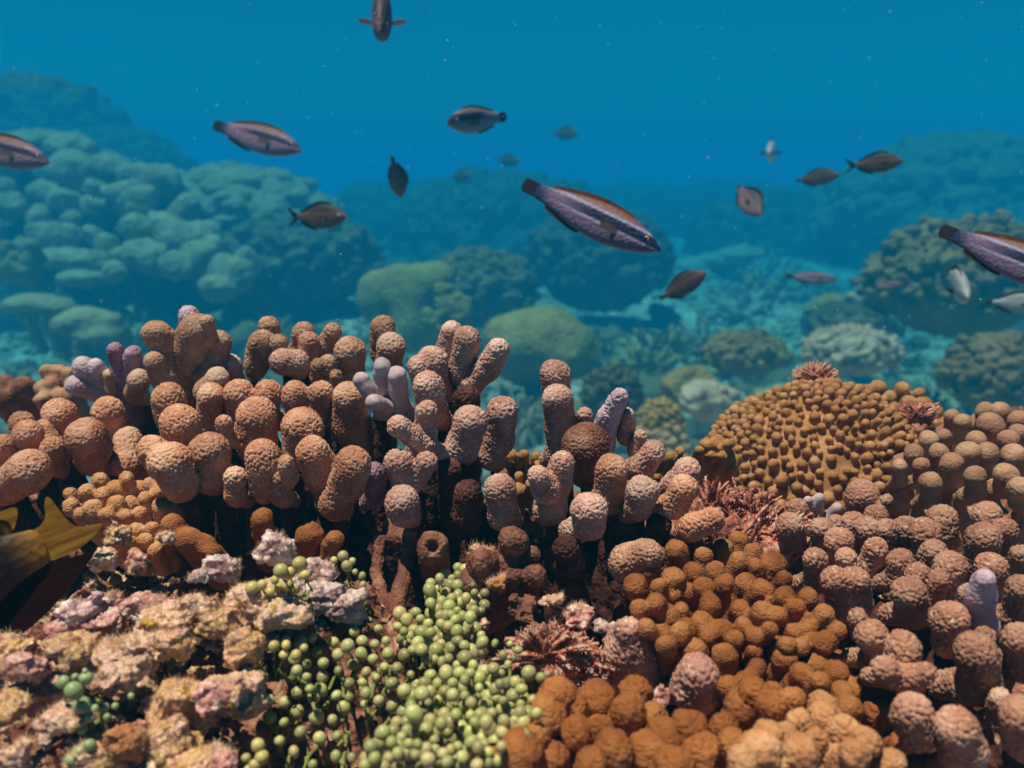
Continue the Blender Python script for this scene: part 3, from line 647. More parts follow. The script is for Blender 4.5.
# back right knobs
build_colony("finger_coral", "pale tan coral of small knobs behind the brown bed, right of the dome", "coral", [
    [[(985, 410, 9), (986, 424, 9)]], [[(1000, 412, 11), (1001, 428, 11)]], [[(990, 425, 13), (992, 440, 12)]], [[(1018, 420, 10), (1018, 436, 10)]], [[(1018, 432, 9, -.01), (1018, 446, 9, -.01)]],
    [[(1008, 440, 11), (1008, 456, 11)]], [[(952, 416, 8), (953, 428, 8)]], [[(962, 422, 9), (962, 436, 9)]], [[(929, 440, 10), (928, 454, 10)]], [[(914, 453, 10), (914, 468, 10)]],
    [[(939, 453, 10), (940, 468, 10)]], [[(952, 464, 12), (953, 480, 12)]], [[(967, 453, 12), (968, 468, 12)]], [[(987, 453, 12), (988, 470, 12)]], [[(1013, 455, 12), (1014, 470, 12)]],
    [[(921, 466, 9), (922, 480, 9)]], [[(900, 466, 8), (900, 480, 8)]], [[(976, 440, 10), (976, 455, 10)]], [[(943, 436, 8), (944, 450, 9)]], [[(1005, 474, 12), (1006, 488, 12)]], [[(930, 482, 11), (930, 498, 11)]], [[(975, 476, 11), (976, 492, 11)]],
    [[(1020, 488, 12), (1022, 502, 12)]],
], lambda px, py: d_z(py, .815), 'right_far', core_r=1.0, relief=.0004, core_mat='right_far')

# small knobby corals half hidden at the back left and behind the centre gap
def knob_patch(name, label, px_list, dfun, mat, r_scale=1.0, tilt=.5, length=2.0, h=None, core=1.0, part=False, relief=.0005, below=.02, cmat=None, cat="coral"):
    pts = []
    for q in px_list:
        d = dfun(q[0], q[1]) + rng.normal(0, .005); r = q[2]*d/F*r_scale*(.85 + .35*rng.random())
        pts.append((at(q[0], q[1], d + r), r))
    c = np.mean([p for p, r in pts], axis=0); rm = np.mean([r for p, r in pts])
    base = A(c[0], c[1] + .01, min(p[2] for p, r in pts) - below)
    t = empty(name, base, label, cat)
    ctr = base + A(0, .02, -below)
    prims = []; core_p = []
    for p, r in pts:
        v = ctr - p; v = v/np.linalg.norm(v)*.6 + A(0, .45, -.6)*.7; v /= np.linalg.norm(v)
        e = p + v*r*length
        pr = [('c', p, r, e, r*.85)]
        if rng.random() < .6:
            o = rng.normal(0, 1, 3); o /= np.linalg.norm(o); pr.append(('e', p + o*r*.5 + v*r*.3, (r*.75,)*3))
        if part:
            V, Q = implicit(pr, r*.11, r*.6)
            ob = link_mesh("knob", V, Q, M[mat], t, base)
            displace(ob, 'CLOUDS', .009, .0045, 3); displace(ob, 'VORONOI', .0015, -relief*1.6, mid=.35)
        else: prims += pr
        core_p.append(('c', e, r*core, e + v*r*2.5 + A(0, .005, -below*.4), r*core*1.1))
    if part:
        V, Q = implicit(core_p, .003, .006)
        ob = link_mesh("base", V, Q, M[cmat or mat], t, base); subsurf(ob, 1); displace(ob, 'CLOUDS', .01, .005, 3)
    else:
        V, Q = implicit(prims + core_p, h or rm*.17, rm*.42)
        ob = link_mesh("knobs", V, Q, M[mat], t, base); displace(ob, 'CLOUDS', rm*1.5, rm*.6, 3); displace(ob, 'VORONOI', .0013, -relief, mid=.35)
    return t
knob_patch("knob_coral", "small pale yellow-brown knob coral behind the far left finger coral", [(58, 374, 8), (68, 372, 7), (47, 372, 7), (52, 384, 8), (64, 383, 9), (48, 395, 8), (60, 395, 8), (42, 388, 7), (72, 384, 6), (40, 400, 7), (55, 405, 8), (70, 396, 8)], lambda x, y: .76, 'right_far', length=1.6)
knob_patch("knob_coral", "dark brown knob coral at the left edge, beyond the finger coral", [(4, 385, 12), (5, 400, 12), (24, 388, 10), (34, 392, 9), (26, 402, 10), (14, 396, 8)], lambda x, y: .82, 'tube', length=2)
knob_patch("knob_coral", "small ochre knob coral seen through the gap between the two central finger corals", scatter([(503, 452), (538, 452), (540, 492), (500, 495)], 5, 6.5), lambda x, y: .60 + (490-y)*.001, 'dome', length=1.6)
knob_patch("knob_coral", "yellow-green lumpy coral tucked behind the stubby knobs, beside the ochre dome", scatter([(655, 452), (680, 450), (672, 490), (655, 492)], 5, 7) , lambda x, y: .62, 'bg_yellow', length=2)
knob_patch("knob_coral", "pale yellow crinkled coral at the left foot of the ochre dome", scatter([(695, 448), (728, 440), (738, 462), (722, 476), (692, 468)], 5, 7.5, 1.3), lambda x, y: .63, 'bg_yellow', length=1.4)

# ochre dome covered with little knobs
def dome():
    C0 = at(812, 488, .735); C0[2] = .750
    rx, ry, rz = .090, .082, .078
    t = empty("dome_coral", C0, "broad ochre dome coral covered with rows of tiny round knobs", "coral")
    prims = [('e', C0, (rx*.95, ry*.95, rz*.95))]
    P = []
    for _ in range(26000):
        nrm = rng.normal(0, 1, 3); nrm /= np.linalg.norm(nrm)
        if nrm[1] > .5 or nrm[2] < -.1: continue
        lump = 1 + .11*float(vnoise(nrm[0] + .7*nrm[1], nrm[2] - .4*nrm[1], .45, 51)) + .05*float(vnoise(nrm[0], nrm[2], .2, 52))
        p = C0 + nrm*A(rx, ry, rz)*lump; r = .0036*(.72 + .55*rng.random())
        if P and np.min(np.linalg.norm(np.array([q[0] for q in P]) - p, axis=1) - np.array([q[1] for q in P])*.98) < r*.98: continue
        P.append((p, r)); prims.append(('c', p + nrm*.0032, r, p - nrm*.009, r*.95))
    V, Q = implicit(prims, .0010, .0005)
    o = link_mesh("knobs", V, Q, M['dome'], t, C0); displace(o, 'CLOUDS', .008, .0016, 2)
dome()
knob_patch("knob_coral", "tan knob coral with round tips behind the right shoulder of the ochre dome", [(878, 388, 7), (902, 390, 7), (919, 393, 7), (890, 396, 7), (865, 392, 7), (908, 402, 8), (925, 404, 7), (935, 412, 7), (895, 410, 8), (880, 402, 7), (912, 416, 8), (946, 424, 8), (928, 424, 8), (900, 424, 8), (885, 416, 7)], lambda x, y: .80 - (y-390)*.001, 'dome', length=2.2)

# orange-brown knob corals, lower right
zk = lambda z: (lambda x, y: d_z(y, z))
knob_patch("knob_coral", "orange-brown mound of crowded finger-like knobs below the right clump of finger coral", scatter([(650, 556), (690, 540), (740, 540), (775, 565), (800, 590), (835, 620), (842, 645), (800, 650), (770, 640), (700, 640), (660, 650), (640, 620), (630, 590)], 8.5, 12, 1.55), zk(.797), 'knob', length=2.4, relief=.0006)
knob_patch("knob_coral", "orange-brown coral of medium knobs between the round pink ball and the sunk dome", scatter([(655, 612), (700, 625), (740, 640), (800, 640), (830, 650), (850, 690), (860, 715), (790, 705), (760, 700), (728, 690), (722, 660), (680, 652), (662, 645)], 10, 13, 1.6), zk(.790), 'knob', length=2.2, relief=.0006)
knob_patch("knob_coral", "big-knobbed orange-brown coral at the bottom edge, in front of the feathery plume", [(557, 697, 20), (546, 712, 19), (597, 698, 20), (638, 692, 15), (628, 712, 19), (577, 732, 19), (655, 716, 16), (668, 738, 22), (690, 728, 16), (615, 752, 17), (648, 752, 19), (700, 752, 18), (520, 752, 20), (552, 760, 18), (490, 765, 16), (590, 765, 18), (675, 768, 18), (574, 706, 14), (600, 728, 16), (535, 738, 15)], zk(.795), 'knob', length=1.8, part=True, relief=.0008)
knob_patch("knob_coral", "pair of large orange knobs right of the round pink coral ball", [(744, 705, 17), (724, 725, 15), (770, 705, 14), (753, 692, 13), (733, 744, 12), (790, 700, 12)], zk(.797), 'knob', length=1.8, part=True, relief=.0008)
knob_patch("knob_coral", "pale salmon lumpy coral at the bottom edge, lower right of centre", [(760, 750, 20), (742, 762, 17), (785, 738, 17), (800, 752, 18), (780, 762, 16), (822, 718, 16), (812, 738, 14), (845, 730, 15), (868, 742, 14), (855, 755, 16), (835, 760, 16), (890, 765, 14), (800, 722, 14), (825, 705, 13), (770, 735, 14)], zk(.802), 'knob_pale', length=1.6, part=True, relief=.0008)
knob_patch("knob_coral", "dim orange knob coral in the shade below the brown coral bed", [(866, 690, 13), (880, 715, 14), (872, 668, 12), (950, 765, 14), (900, 745, 12), (850, 668, 12), (848, 690, 12), (838, 660, 11)], zk(.775), 'knob', length=2, part=True)
knob_patch("knob_coral", "small orange-tan knob coral in the hollow behind the dark fish's yellow tail", scatter([(62, 490), (100, 480), (150, 478), (180, 500), (175, 540), (150, 560), (110, 545), (80, 520)], 7, 10, 1.55), lambda x, y: .545 - (y-500)*.0007, 'knob_pale', length=1.5, relief=.0009)
knob_patch("knob_coral", "few dim orange knobs in the dark hollow under the big tan clump", [(188, 540, 12), (205, 545, 11), (212, 552, 8), (310, 535, 12), (335, 540, 11), (262, 520, 10), (172, 525, 10)], lambda x, y: .50, 'knob', length=2)
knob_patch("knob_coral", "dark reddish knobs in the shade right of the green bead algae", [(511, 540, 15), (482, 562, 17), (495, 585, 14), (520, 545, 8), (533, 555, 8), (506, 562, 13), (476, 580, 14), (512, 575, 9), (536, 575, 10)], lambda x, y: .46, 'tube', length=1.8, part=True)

# ------------------------------------------------------------------ green bead algae (sea grapes)
def bead_mesh():
    bm = bmesh.new(); bmesh.ops.create_uvsphere(bm, u_segments=20, v_segments=14, radius=1)
    for v in bm.verts:
        if v.co.z < 0: v.co.z *= 1.15; v.co.x *= 1 + v.co.z*.12; v.co.y *= 1 + v.co.z*.12
    me = bpy.data.meshes.new("bead"); bm.to_mesh(me); bm.free()
    me.polygons.foreach_set("use_smooth", np.ones(len(me.polygons), dtype=bool)); return me
BEADS = {}
def bead_clump(label, disks, zoff, mat='grape'):
    if mat not in BEADS:
        BEADS[mat] = bead_mesh(); BEADS[mat].materials.append(M[mat])
    pts = []
    for x, y, r in disks[:320]:
        d = d_z(y, zoff + rng.normal(0, .005)) if not callable(zoff) else zoff(x, y) + rng.normal(0, .004)
        pts.append((at(x, y, d), r*d/F))
    c = np.mean([p for p, r in pts], axis=0); base = c + A(0, .01, -.025)
    t = empty("bead_alga", base, label, "alga", "clumps of green bead algae")
    rest = pts[90:]
    if rest:
        src = BEADS[mat]; bv = np.array([v.co for v in src.vertices]); bf = [tuple(f.vertices) for f in src.polygons]; VV = []; FF = []
        for p, r in rest:
            q = r*.88*(.75 + .4*rng.random()); s0 = len(VV)*len(bv); VV.append(bv*A(q*(.9+.2*rng.random()), q*(.9+.2*rng.random()), q*(.9+.25*rng.random())) + p); FF += [tuple(i + s0 for i in f) for f in bf]
        tag(link_mesh("beads", np.concatenate(VV), FF, M[mat], t, base), kind="stuff")
    for p, r in pts[:90]:
        o = bpy.data.objects.new("bead", BEADS[mat]); COL.objects.link(o); o.parent = t
        o.location = Vector(p - base); r *= .9*(.75 + .4*rng.random()); o.scale = (r*(.9 + .2*rng.random()), r*(.9 + .2*rng.random()), r*(.88 + .3*rng.random()))
        o.rotation_euler = (rng.normal(0, .5), rng.normal(0, .5), rng.random()*6)
    prims = []
    for p, r in pts:
        e = p + A(rng.normal(0, .003), .008, -.018); prims.append(('c', p - A(0, 0, r*.7), r*.28, e, r*.24))
    xs = sorted([p for p, r in pts], key=lambda q: q[0])
    for a, b2 in zip(xs[:-1], xs[1:]):
        if np.linalg.norm(a-b2) < .028: prims.append(('c', a + A(0, .008, -.018), .0011, b2 + A(0, .008, -.018), .0011))
    V, Q = implicit(prims, .0011, .001)
    link_mesh("stem", V, Q, M['stem'], t, base)
bead_clump("dense green bead algae climbing towards the hollow dead tube", scatter([(432, 578), (462, 566), (484, 580), (488, 606), (470, 622), (440, 618), (425, 600)], 5.5, 7.5, 1.05), 0.791)
bead_clump("bright green bead algae beside the foot of the forked dead trunk", scatter([(400, 612), (432, 612), (470, 622), (486, 640), (478, 668), (440, 664), (410, 650), (396, 632)], 6, 8.5, 1.05), 0.787)
bead_clump("pale green bead algae heaped thickly at the bottom edge, left of centre", scatter([(420, 680), (445, 668), (475, 672), (482, 720), (478, 768), (360, 768), (370, 745), (390, 725)], 6.5, 9, 1.05), 0.791)
bead_clump("yellow-green bead algae against the big orange knobs at the bottom", scatter([(478, 668), (500, 668), (525, 690), (540, 705), (530, 735), (500, 760), (480, 768), (480, 715)], 6, 9, 1.05), 0.794)
bead_clump("scattered olive bead algae in the dark pit at the bottom, beads far apart", scatter([(268, 700), (300, 690), (345, 705), (352, 760), (300, 768), (270, 745)], 6, 8.5, 2.3), .772, 'grape')
bead_clump("loose green bead algae between the rubble edge and the forked trunk", scatter([(285, 640), (330, 620), (380, 622), (410, 655), (418, 690), (390, 715), (350, 700), (310, 690), (290, 665)], 5.5, 7.5, 1.85), .785)
bead_clump("yellowish bead algae nestled on top of the pale rubble ridge", [(252, 588, 7), (262, 585, 7), (275, 580, 6), (281, 571, 7), (290, 573, 6), (300, 564, 8), (277, 587, 6), (287, 585, 6), (294, 588, 5), (305, 575, 6), (270, 592, 5)], lambda x, y: .405, 'grape_warm')
bead_clump("four small green beads at the far end of the rubble ridge", [(343, 556, 6), (347, 566, 6), (334, 560, 5), (362, 576, 5.5), (363, 585, 5.5), (355, 572, 4.5), (352, 561, 4)], lambda x, y: .43, 'grape')
bead_clump("blue-green bead algae in a dark crack of the rubble at the lower left", [(63, 682, 8), (74, 691, 9), (86, 678, 6.5), (82, 705, 9.5), (75, 677, 5), (85, 671, 4), (105, 708, 4.5), (115, 706, 5), (107, 717, 5.5), (95, 708, 4), (82, 729, 6), (90, 718, 5), (131, 696, 3.5), (90, 745, 6), (80, 752, 6), (72, 760, 6)], lambda x, y: .338, 'grape_blue')
bead_clump("few yellow-green beads beside the rough rubble at the bottom edge", [(258, 745, 8), (262, 757, 8), (255, 765, 7), (250, 770, 7), (246, 758, 6)], lambda x, y: .345, 'grape_warm')
bead_clump("small bunch of yellowish beads hanging from the rubble above the bead pit", [(274, 646, 7.5), (284, 655, 6), (296, 655, 6), (304, 648, 6), (298, 668, 6), (286, 645, 5)], lambda x, y: .385, 'grape_warm')
bead_clump("small green beads at the left foot of the red-brown feathery plume", [(529, 673, 8), (541, 678, 6), (510, 644, 5), (518, 650, 4.5), (495, 643, 5), (503, 655, 5), (514, 658, 4), (508, 664, 4), (521, 683, 5), (512, 688, 5)], .797, 'grape')

# ------------------------------------------------------------------ feathery plumes
def plume(label, cx, cy, d, fibres, mat, pin=7, wd=.0015, lean=.026):
    """fibres: list of (base px, py, tip px, py, curl up px)"""
    base = at(cx, cy, d)
    t = empty("feather_plume", base + A(0, .004, -.006), label, "feathery animal")
    bs = np.array(t.location); V = []; Fc = []; V2 = []; F2 = []
    def tube(Vl, Fl, pts, w0, w1):
        n = len(pts); s = len(Vl)
        for i, p in enumerate(pts):
            tg = pts[min(i+1, n-1)] - pts[max(i-1, 0)]; tg = tg/(np.linalg.norm(tg)+1e-9)
            a = np.cross(tg, A(rng.normal(0, .15), -.55, .8)); a /= np.linalg.norm(a)+1e-9; b2 = np.cross(tg, a)*.35; w = w0 + (w1-w0)*i/(n-1)
            for q in range(4):
                an = q*math.pi/2; Vl.append(p + a*w*math.cos(an) + b2*w*math.sin(an))
        for i in range(n-1):
            for q in range(4):
                Fl.append((s+i*4+q, s+i*4+(q+1) % 4, s+i*4+4+(q+1) % 4, s+i*4+4+q))
    for bx_, by_, tx, ty, cu in fibres:
        dd = d + lean*rng.uniform(.2, 1.0) + rng.normal(0, .004)
        p0 = at(bx_, by_, d + .01); p2 = at(tx, ty, dd); p1 = (p0+p2)/2 + A(0, 0, cu*d/F)
        pts = [p0*(1-u)**2 + p1*2*u*(1-u) + p2*u*u for u in np.linspace(0, 1, 9)]
        tube(V, Fc, pts, wd*1.3, wd*.5)
        tube(V2, F2, pts[-3:], wd*1.0, wd*.5)
        for j in range(pin):
            u = (j+1.5)/(pin+1.5); i = min(7, int(u*8)); q = pts[i] + (pts[i+1]-pts[i])*(u*8-i)
            tg = pts[i+1]-pts[i]; tg /= np.linalg.norm(tg)
            for sgn in (-1, 1):
                sd = np.cross(tg, rng.normal(0, 1, 3)); sd /= np.linalg.norm(sd)
                e = q + sgn*sd*(.0014 + .0014*rng.random()) + tg*.0018
                tube(V, Fc, [q, (q+e)/2 + tg*.0003, e], wd*.32, wd*.16)
    bb = np.array([at(q[0], q[1], d + .012) for q in fibres]); mid = bb.mean(0); ext = np.maximum(bb.std(0)*1.5, .004)
    Vd, Qd = implicit([('e', mid - A(0, 0, .002), (ext[0], max(ext[1], .008), ext[2]*.8 + .003))], .0011, .002)
    displace(link_mesh("crown", Vd, Qd, M[mat], t, bs), 'CLOUDS', .006, .006, 4)
    link_mesh("fronds", V, np.array(Fc), M[mat], t, bs)
    if V2: link_mesh("frond_tips", np.array(V2) , np.array(F2), M['plume_pale' if mat != 'plume_dark' else 'plume'], t, bs)
for key in ('plume', 'plume_pale', 'plume_dark'):
    nt = M[key].node_tree; pb = nt.nodes["Principled BSDF"]; tr = nt.nodes.new("ShaderNodeBsdfTranslucent"); ms = nt.nodes.new("ShaderNodeMixShader")
    nt.links.new(pb.inputs["Base Color"].links[0].from_socket, tr.inputs[0]); ms.inputs[0].default_value = .35
    nt.links.new(pb.outputs[0], ms.inputs[1]); nt.links.new(tr.outputs[0], ms.inputs[2]); nt.links.new(ms.outputs[0], nt.nodes["Material Output"].inputs[0])
fb = []
for tier in range(3):                    # three whorls fanning out from one crown, the lowest spread towards the viewer
    for i in range(58):
        a = R(rng.uniform(8, 172)); k = (.55, .8, 1.0)[tier]*(1 + rng.normal(0, .10))
        fb.append((550 + rng.normal(0, 8), 662 + rng.normal(0, 4), 552 + 64*k*math.cos(a), 652 + 12*tier - (48 - 10*tier)*k*math.sin(a), 10))
for i in range(110):                     # drooping rows on the right
    a = rng.random(); b_ = rng.random(); x = 545 + 52*a; y = 650 + 30*b_
    fb.append((x, y, x + 15 + rng.normal(0, 4), y + 8 + rng.normal(0, 4), 8))
plume("red-brown feathery plume with pale tips in front of the cone-shaped coral head", 550, 662, .397, fb, 'plume')
fb = [(815 + rng.normal(0, 7), 384, 790 + 50*rng.random(), 360 + abs(rng.normal(0, 6)), 2) for _ in range(90)]
fb = [(b0, b1, t0, t1 + .018*(t0-815)**2, c) for b0, b1, t0, t1, c in fb]
plume("small pinkish feathery plume standing on the crest of the ochre dome", 815, 384, .735, fb, 'plume', pin=4, wd=.0013)
fb = [(915 + rng.normal(0, 8), 425, 895 + 45*rng.random(), 402 + 14*rng.random(), 3) for _ in range(110)]
plume("dark red feathery tuft on the right shoulder of the ochre dome", 918, 424, .70, fb, 'plume_dark', pin=4, wd=.0013)
fb = []
for _ in range(260):
    x = 705 + 70*rng.random(); y = 488 + 45*rng.random() + (x-705)*.25
    fb.append((x, y + 10, x + rng.normal(0, 12), y - 6 + rng.normal(0, 6), 3))
plume("wide dull red feathery mat between the ochre dome and the stubby fingers", 740, 520, .545, fb, 'plume_dark', pin=5, wd=.0012)
fb = []
for _ in range(150):
    x = 735 + 65*rng.random(); y = 520 + 35*rng.random()
    fb.append((x, y + 8, x + 14 + rng.normal(0, 10), y - 4 + rng.normal(0, 7), 4))
plume("rusty pink feathery tuft hanging over the orange-brown mound", 770, 540, .515, fb, 'plume', pin=5, wd=.0012)
fb = []
for _ in range(170):
    a = rng.random(); x = 940 + 60*a; y = 508 - 10*a
    fb.append((x - 10, y + rng.normal(0, 4), x + 16 + rng.normal(0, 6), 478 + 16*rng.random() + rng.normal(0, 4), 6))
plume("rusty orange feathery tuft among the knobs at the right, above the brown coral bed", 965, 500, .60, fb, 'plume', pin=4, wd=.0013)

# ------------------------------------------------------------------ fish
def fish_mat(name, back, side, belly, stripe=None, tailc=None, stripe_z=.02, stripe_w=.022, line=None):
    m, n, l, b = new_mat(name)
    tc = n.new("ShaderNodeTexCoord"); sx = n.new("ShaderNodeSeparateXYZ"); l.new(tc.outputs["Object"], sx.inputs[0])
    def math_(op, a, b2=None):
        q = n.new("ShaderNodeMath"); q.operation = op
        for i, v in enumerate((a, b2)):
            if v is None: continue
            if isinstance(v, (int, float)): q.inputs[i].default_value = v
            else: l.new(v, q.inputs[i])
        return q.outputs[0]
    nz = n.new("ShaderNodeTexNoise"); nz.inputs["Scale"].default_value = 18; l.new(tc.outputs["Object"], nz.inputs["Vector"])
    zz = math_('ADD', sx.outputs[2], math_('MULTIPLY', math_('SUBTRACT', nz.outputs["Fac"], .5), .03))
    mr = n.new("ShaderNodeMapRange"); mr.inputs[1].default_value = -.13; mr.inputs[2].default_value = .13; l.new(zz, mr.inputs[0])
    r = ramp_node(n, [(.15, belly), (.45, side), (.72, side), (.85, back)]); l.new(mr.outputs[0], r.inputs[0]); col = r.outputs[0]
    def over(col, fac, c):
        mx = n.new("ShaderNodeMix"); mx.data_type = 'RGBA'; l.new(fac, mx.inputs[0]); l.new(col, mx.inputs[6]); mx.inputs[7].default_value = (*c, 1); return mx.outputs[2]
    def band(zc, w, x0, x1, soft=.008):
        ab = math_('ABSOLUTE', math_('SUBTRACT', sx.outputs[2], zc))
        a = n.new("ShaderNodeMapRange"); a.interpolation_type = 'SMOOTHSTEP'; a.inputs[1].default_value = w; a.inputs[2].default_value = w + soft; a.inputs[3].default_value = 1; a.inputs[4].default_value = 0; l.new(ab, a.inputs[0])
        c = n.new("ShaderNodeMapRange"); c.interpolation_type = 'SMOOTHSTEP'; c.inputs[1].default_value = x0; c.inputs[2].default_value = x1; l.new(sx.outputs[0], c.inputs[0])
        return math_('MULTIPLY', a.outputs[0], c.outputs[0])
    if line:
        col = over(col, band(stripe_z + stripe_w + .012, .006, -.35, -.1), line); col = over(col, band(stripe_z - stripe_w - .012, .006, -.35, -.1), line)
    if stripe: col = over(col, band(stripe_z, stripe_w, -.28, .05), stripe)
    if tailc:
        c = n.new("ShaderNodeMapRange"); c.interpolation_type = 'SMOOTHSTEP'; c.inputs[1].default_value = -.26; c.inputs[2].default_value = -.38; l.new(sx.outputs[0], c.inputs[0]); col = over(col, c.outputs[0], tailc)
    l.new(col, b.inputs["Base Color"]); b.inputs["Roughness"].default_value = .55; b.inputs["Specular IOR Level"].default_value = .2
    v = n.new("ShaderNodeTexVoronoi"); v.inputs["Scale"].default_value = 42; l.new(tc.outputs["Object"], v.inputs["Vector"])
    bp = n.new("ShaderNodeBump"); bp.inputs["Strength"].default_value = .15; bp.inputs["Distance"].default_value = .01; l.new(v.outputs["Distance"], bp.inputs["Height"]); l.new(bp.outputs[0], b.inputs["Normal"])
    return m
FM = {
    'wrasse': (fish_mat("striped_wrasse_skin", (.18, .06, .035), (.17, .10, .19), (.22, .145, .24), (.010, .012, .05), (.02, .03, .09), .022, .024, (.30, .24, .38)), 'wrasse'),
    'plainwrasse': (fish_mat("pink_wrasse_skin", (.18, .08, .07), (.25, .13, .20), (.25, .16, .25), (.02, .02, .07), (.03, .04, .10), .03, .018), 'wrasse'),
    'chromis': (fish_mat("brown_chromis_skin", (.05, .03, .03), (.15, .065, .055), (.20, .10, .09)), 'chromis'),
    'damsel': (fish_mat("grey_brown_damsel_skin", (.06, .035, .05), (.14, .075, .10), (.18, .11, .14)), 'chromis'),
    'bluegrey': (fish_mat("blue_grey_fish_skin", (.16, .11, .12), (.24, .20, .26), (.27, .24, .30), (.012, .014, .06), None, .04, .028), 'wrasse'),
    'pale': (fish_mat("pale_silver_fish_skin", (.28, .26, .30), (.42, .38, .44), (.50, .48, .50)), 'chromis'),
    'yellowtail': (fish_mat("dark_damsel_skin", (.012, .006, .005), (.020, .008, .006), (.035, .010, .006), None, (.30, .13, .010)), 'damsel'),
}
M['fin_dark'] = organic("dark_fin", [(.35, (.015, .015, .03)), (.65, (.05, .045, .07))], 26, rough=.45, jitter=0, stretch=(.18, 1, 2.2))
M['fin_brown'] = organic("brown_fin", [(.35, (.06, .035, .025)), (.65, (.14, .08, .06))], 26, rough=.45, jitter=0, stretch=(.18, 1, 2.2))
M['fin_pale'] = organic("pale_fin", [(.35, (.40, .30, .30)), (.65, (.60, .50, .50))], 26, rough=.45, jitter=0, stretch=(.18, 1, 2.2))
M['fin_mauve'] = organic("mauve_fin", [(.35, (.20, .12, .15)), (.65, (.28, .18, .21))], 26, rough=.45, jitter=0, stretch=(.18, 1, 2.2))
M['fin_orange'] = organic("orange_edged_fin", [(.35, (.10, .04, .02)), (.65, (.20, .085, .04))], 26, rough=.45, jitter=0, stretch=(.18, 1, 2.2))
M['fin_red'] = organic("dark_red_fin", [(.35, (.022, .004, .002)), (.65, (.045, .008, .004))], 26, rough=.8, spec=.05, jitter=0, stretch=(.18, 1, 2.2))
M['fin_yellow'] = organic("yellow_fin", [(.40, (.28, .105, .008)), (.5, (.42, .19, .012)), (.60, (.55, .29, .03))], 26, rough=.45, jitter=0, stretch=(.18, 1, 2.2))
for key in [q for q in M if q.startswith('fin_')]:
    nt = M[key].node_tree; pb = nt.nodes["Principled BSDF"]; tr = nt.nodes.new("ShaderNodeBsdfTranslucent"); ms = nt.nodes.new("ShaderNodeMixShader")
    nt.links.new(pb.inputs["Base Color"].links[0].from_socket, tr.inputs[0]); ms.inputs[0].default_value = .4
    nt.links.new(pb.outputs[0], ms.inputs[1]); nt.links.new(tr.outputs[0], ms.inputs[2]); nt.links.new(ms.outputs[0], nt.nodes["Material Output"].inputs[0])
M['eye_dark'] = organic("black_eye", [(.4, (.004, .004, .006)), (.6, (.01, .01, .012))], 5, rough=.1, spec=.6, jitter=0)
M['eye_ring'] = organic("eye_ring", [(.4, (.30, .20, .10)), (.6, (.42, .30, .16))], 9, rough=.3, jitter=0)
PROFILE = {  # t from snout to tail root: (top, bottom, half width) as fractions of the length
    'wrasse': [(0, .004, .004, .004), (.03, .03, .028, .022), (.10, .066, .06, .045), (.22, .105, .10, .062), (.36, .122, .125, .066), (.50, .115, .122, .06), (.64, .092, .098, .046), (.76, .066, .066, .032), (.84, .052, .052, .022), (.90, .05, .05, .015)],
    'chromis': [(0, .004, .004, .004), (.03, .04, .034, .026), (.10, .098, .085, .055), (.22, .165, .15, .075), (.36, .19, .185, .08), (.50, .172, .175, .07), (.62, .122, .128, .052), (.72, .07, .074, .034), (.80, .046, .046, .022), (.86, .042, .042, .014)],
}
PROFILE['damsel'] = [(a, b_*1.25, c_*1.25, w_*1.15) for a, b_, c_, w_ in PROFILE['chromis']]
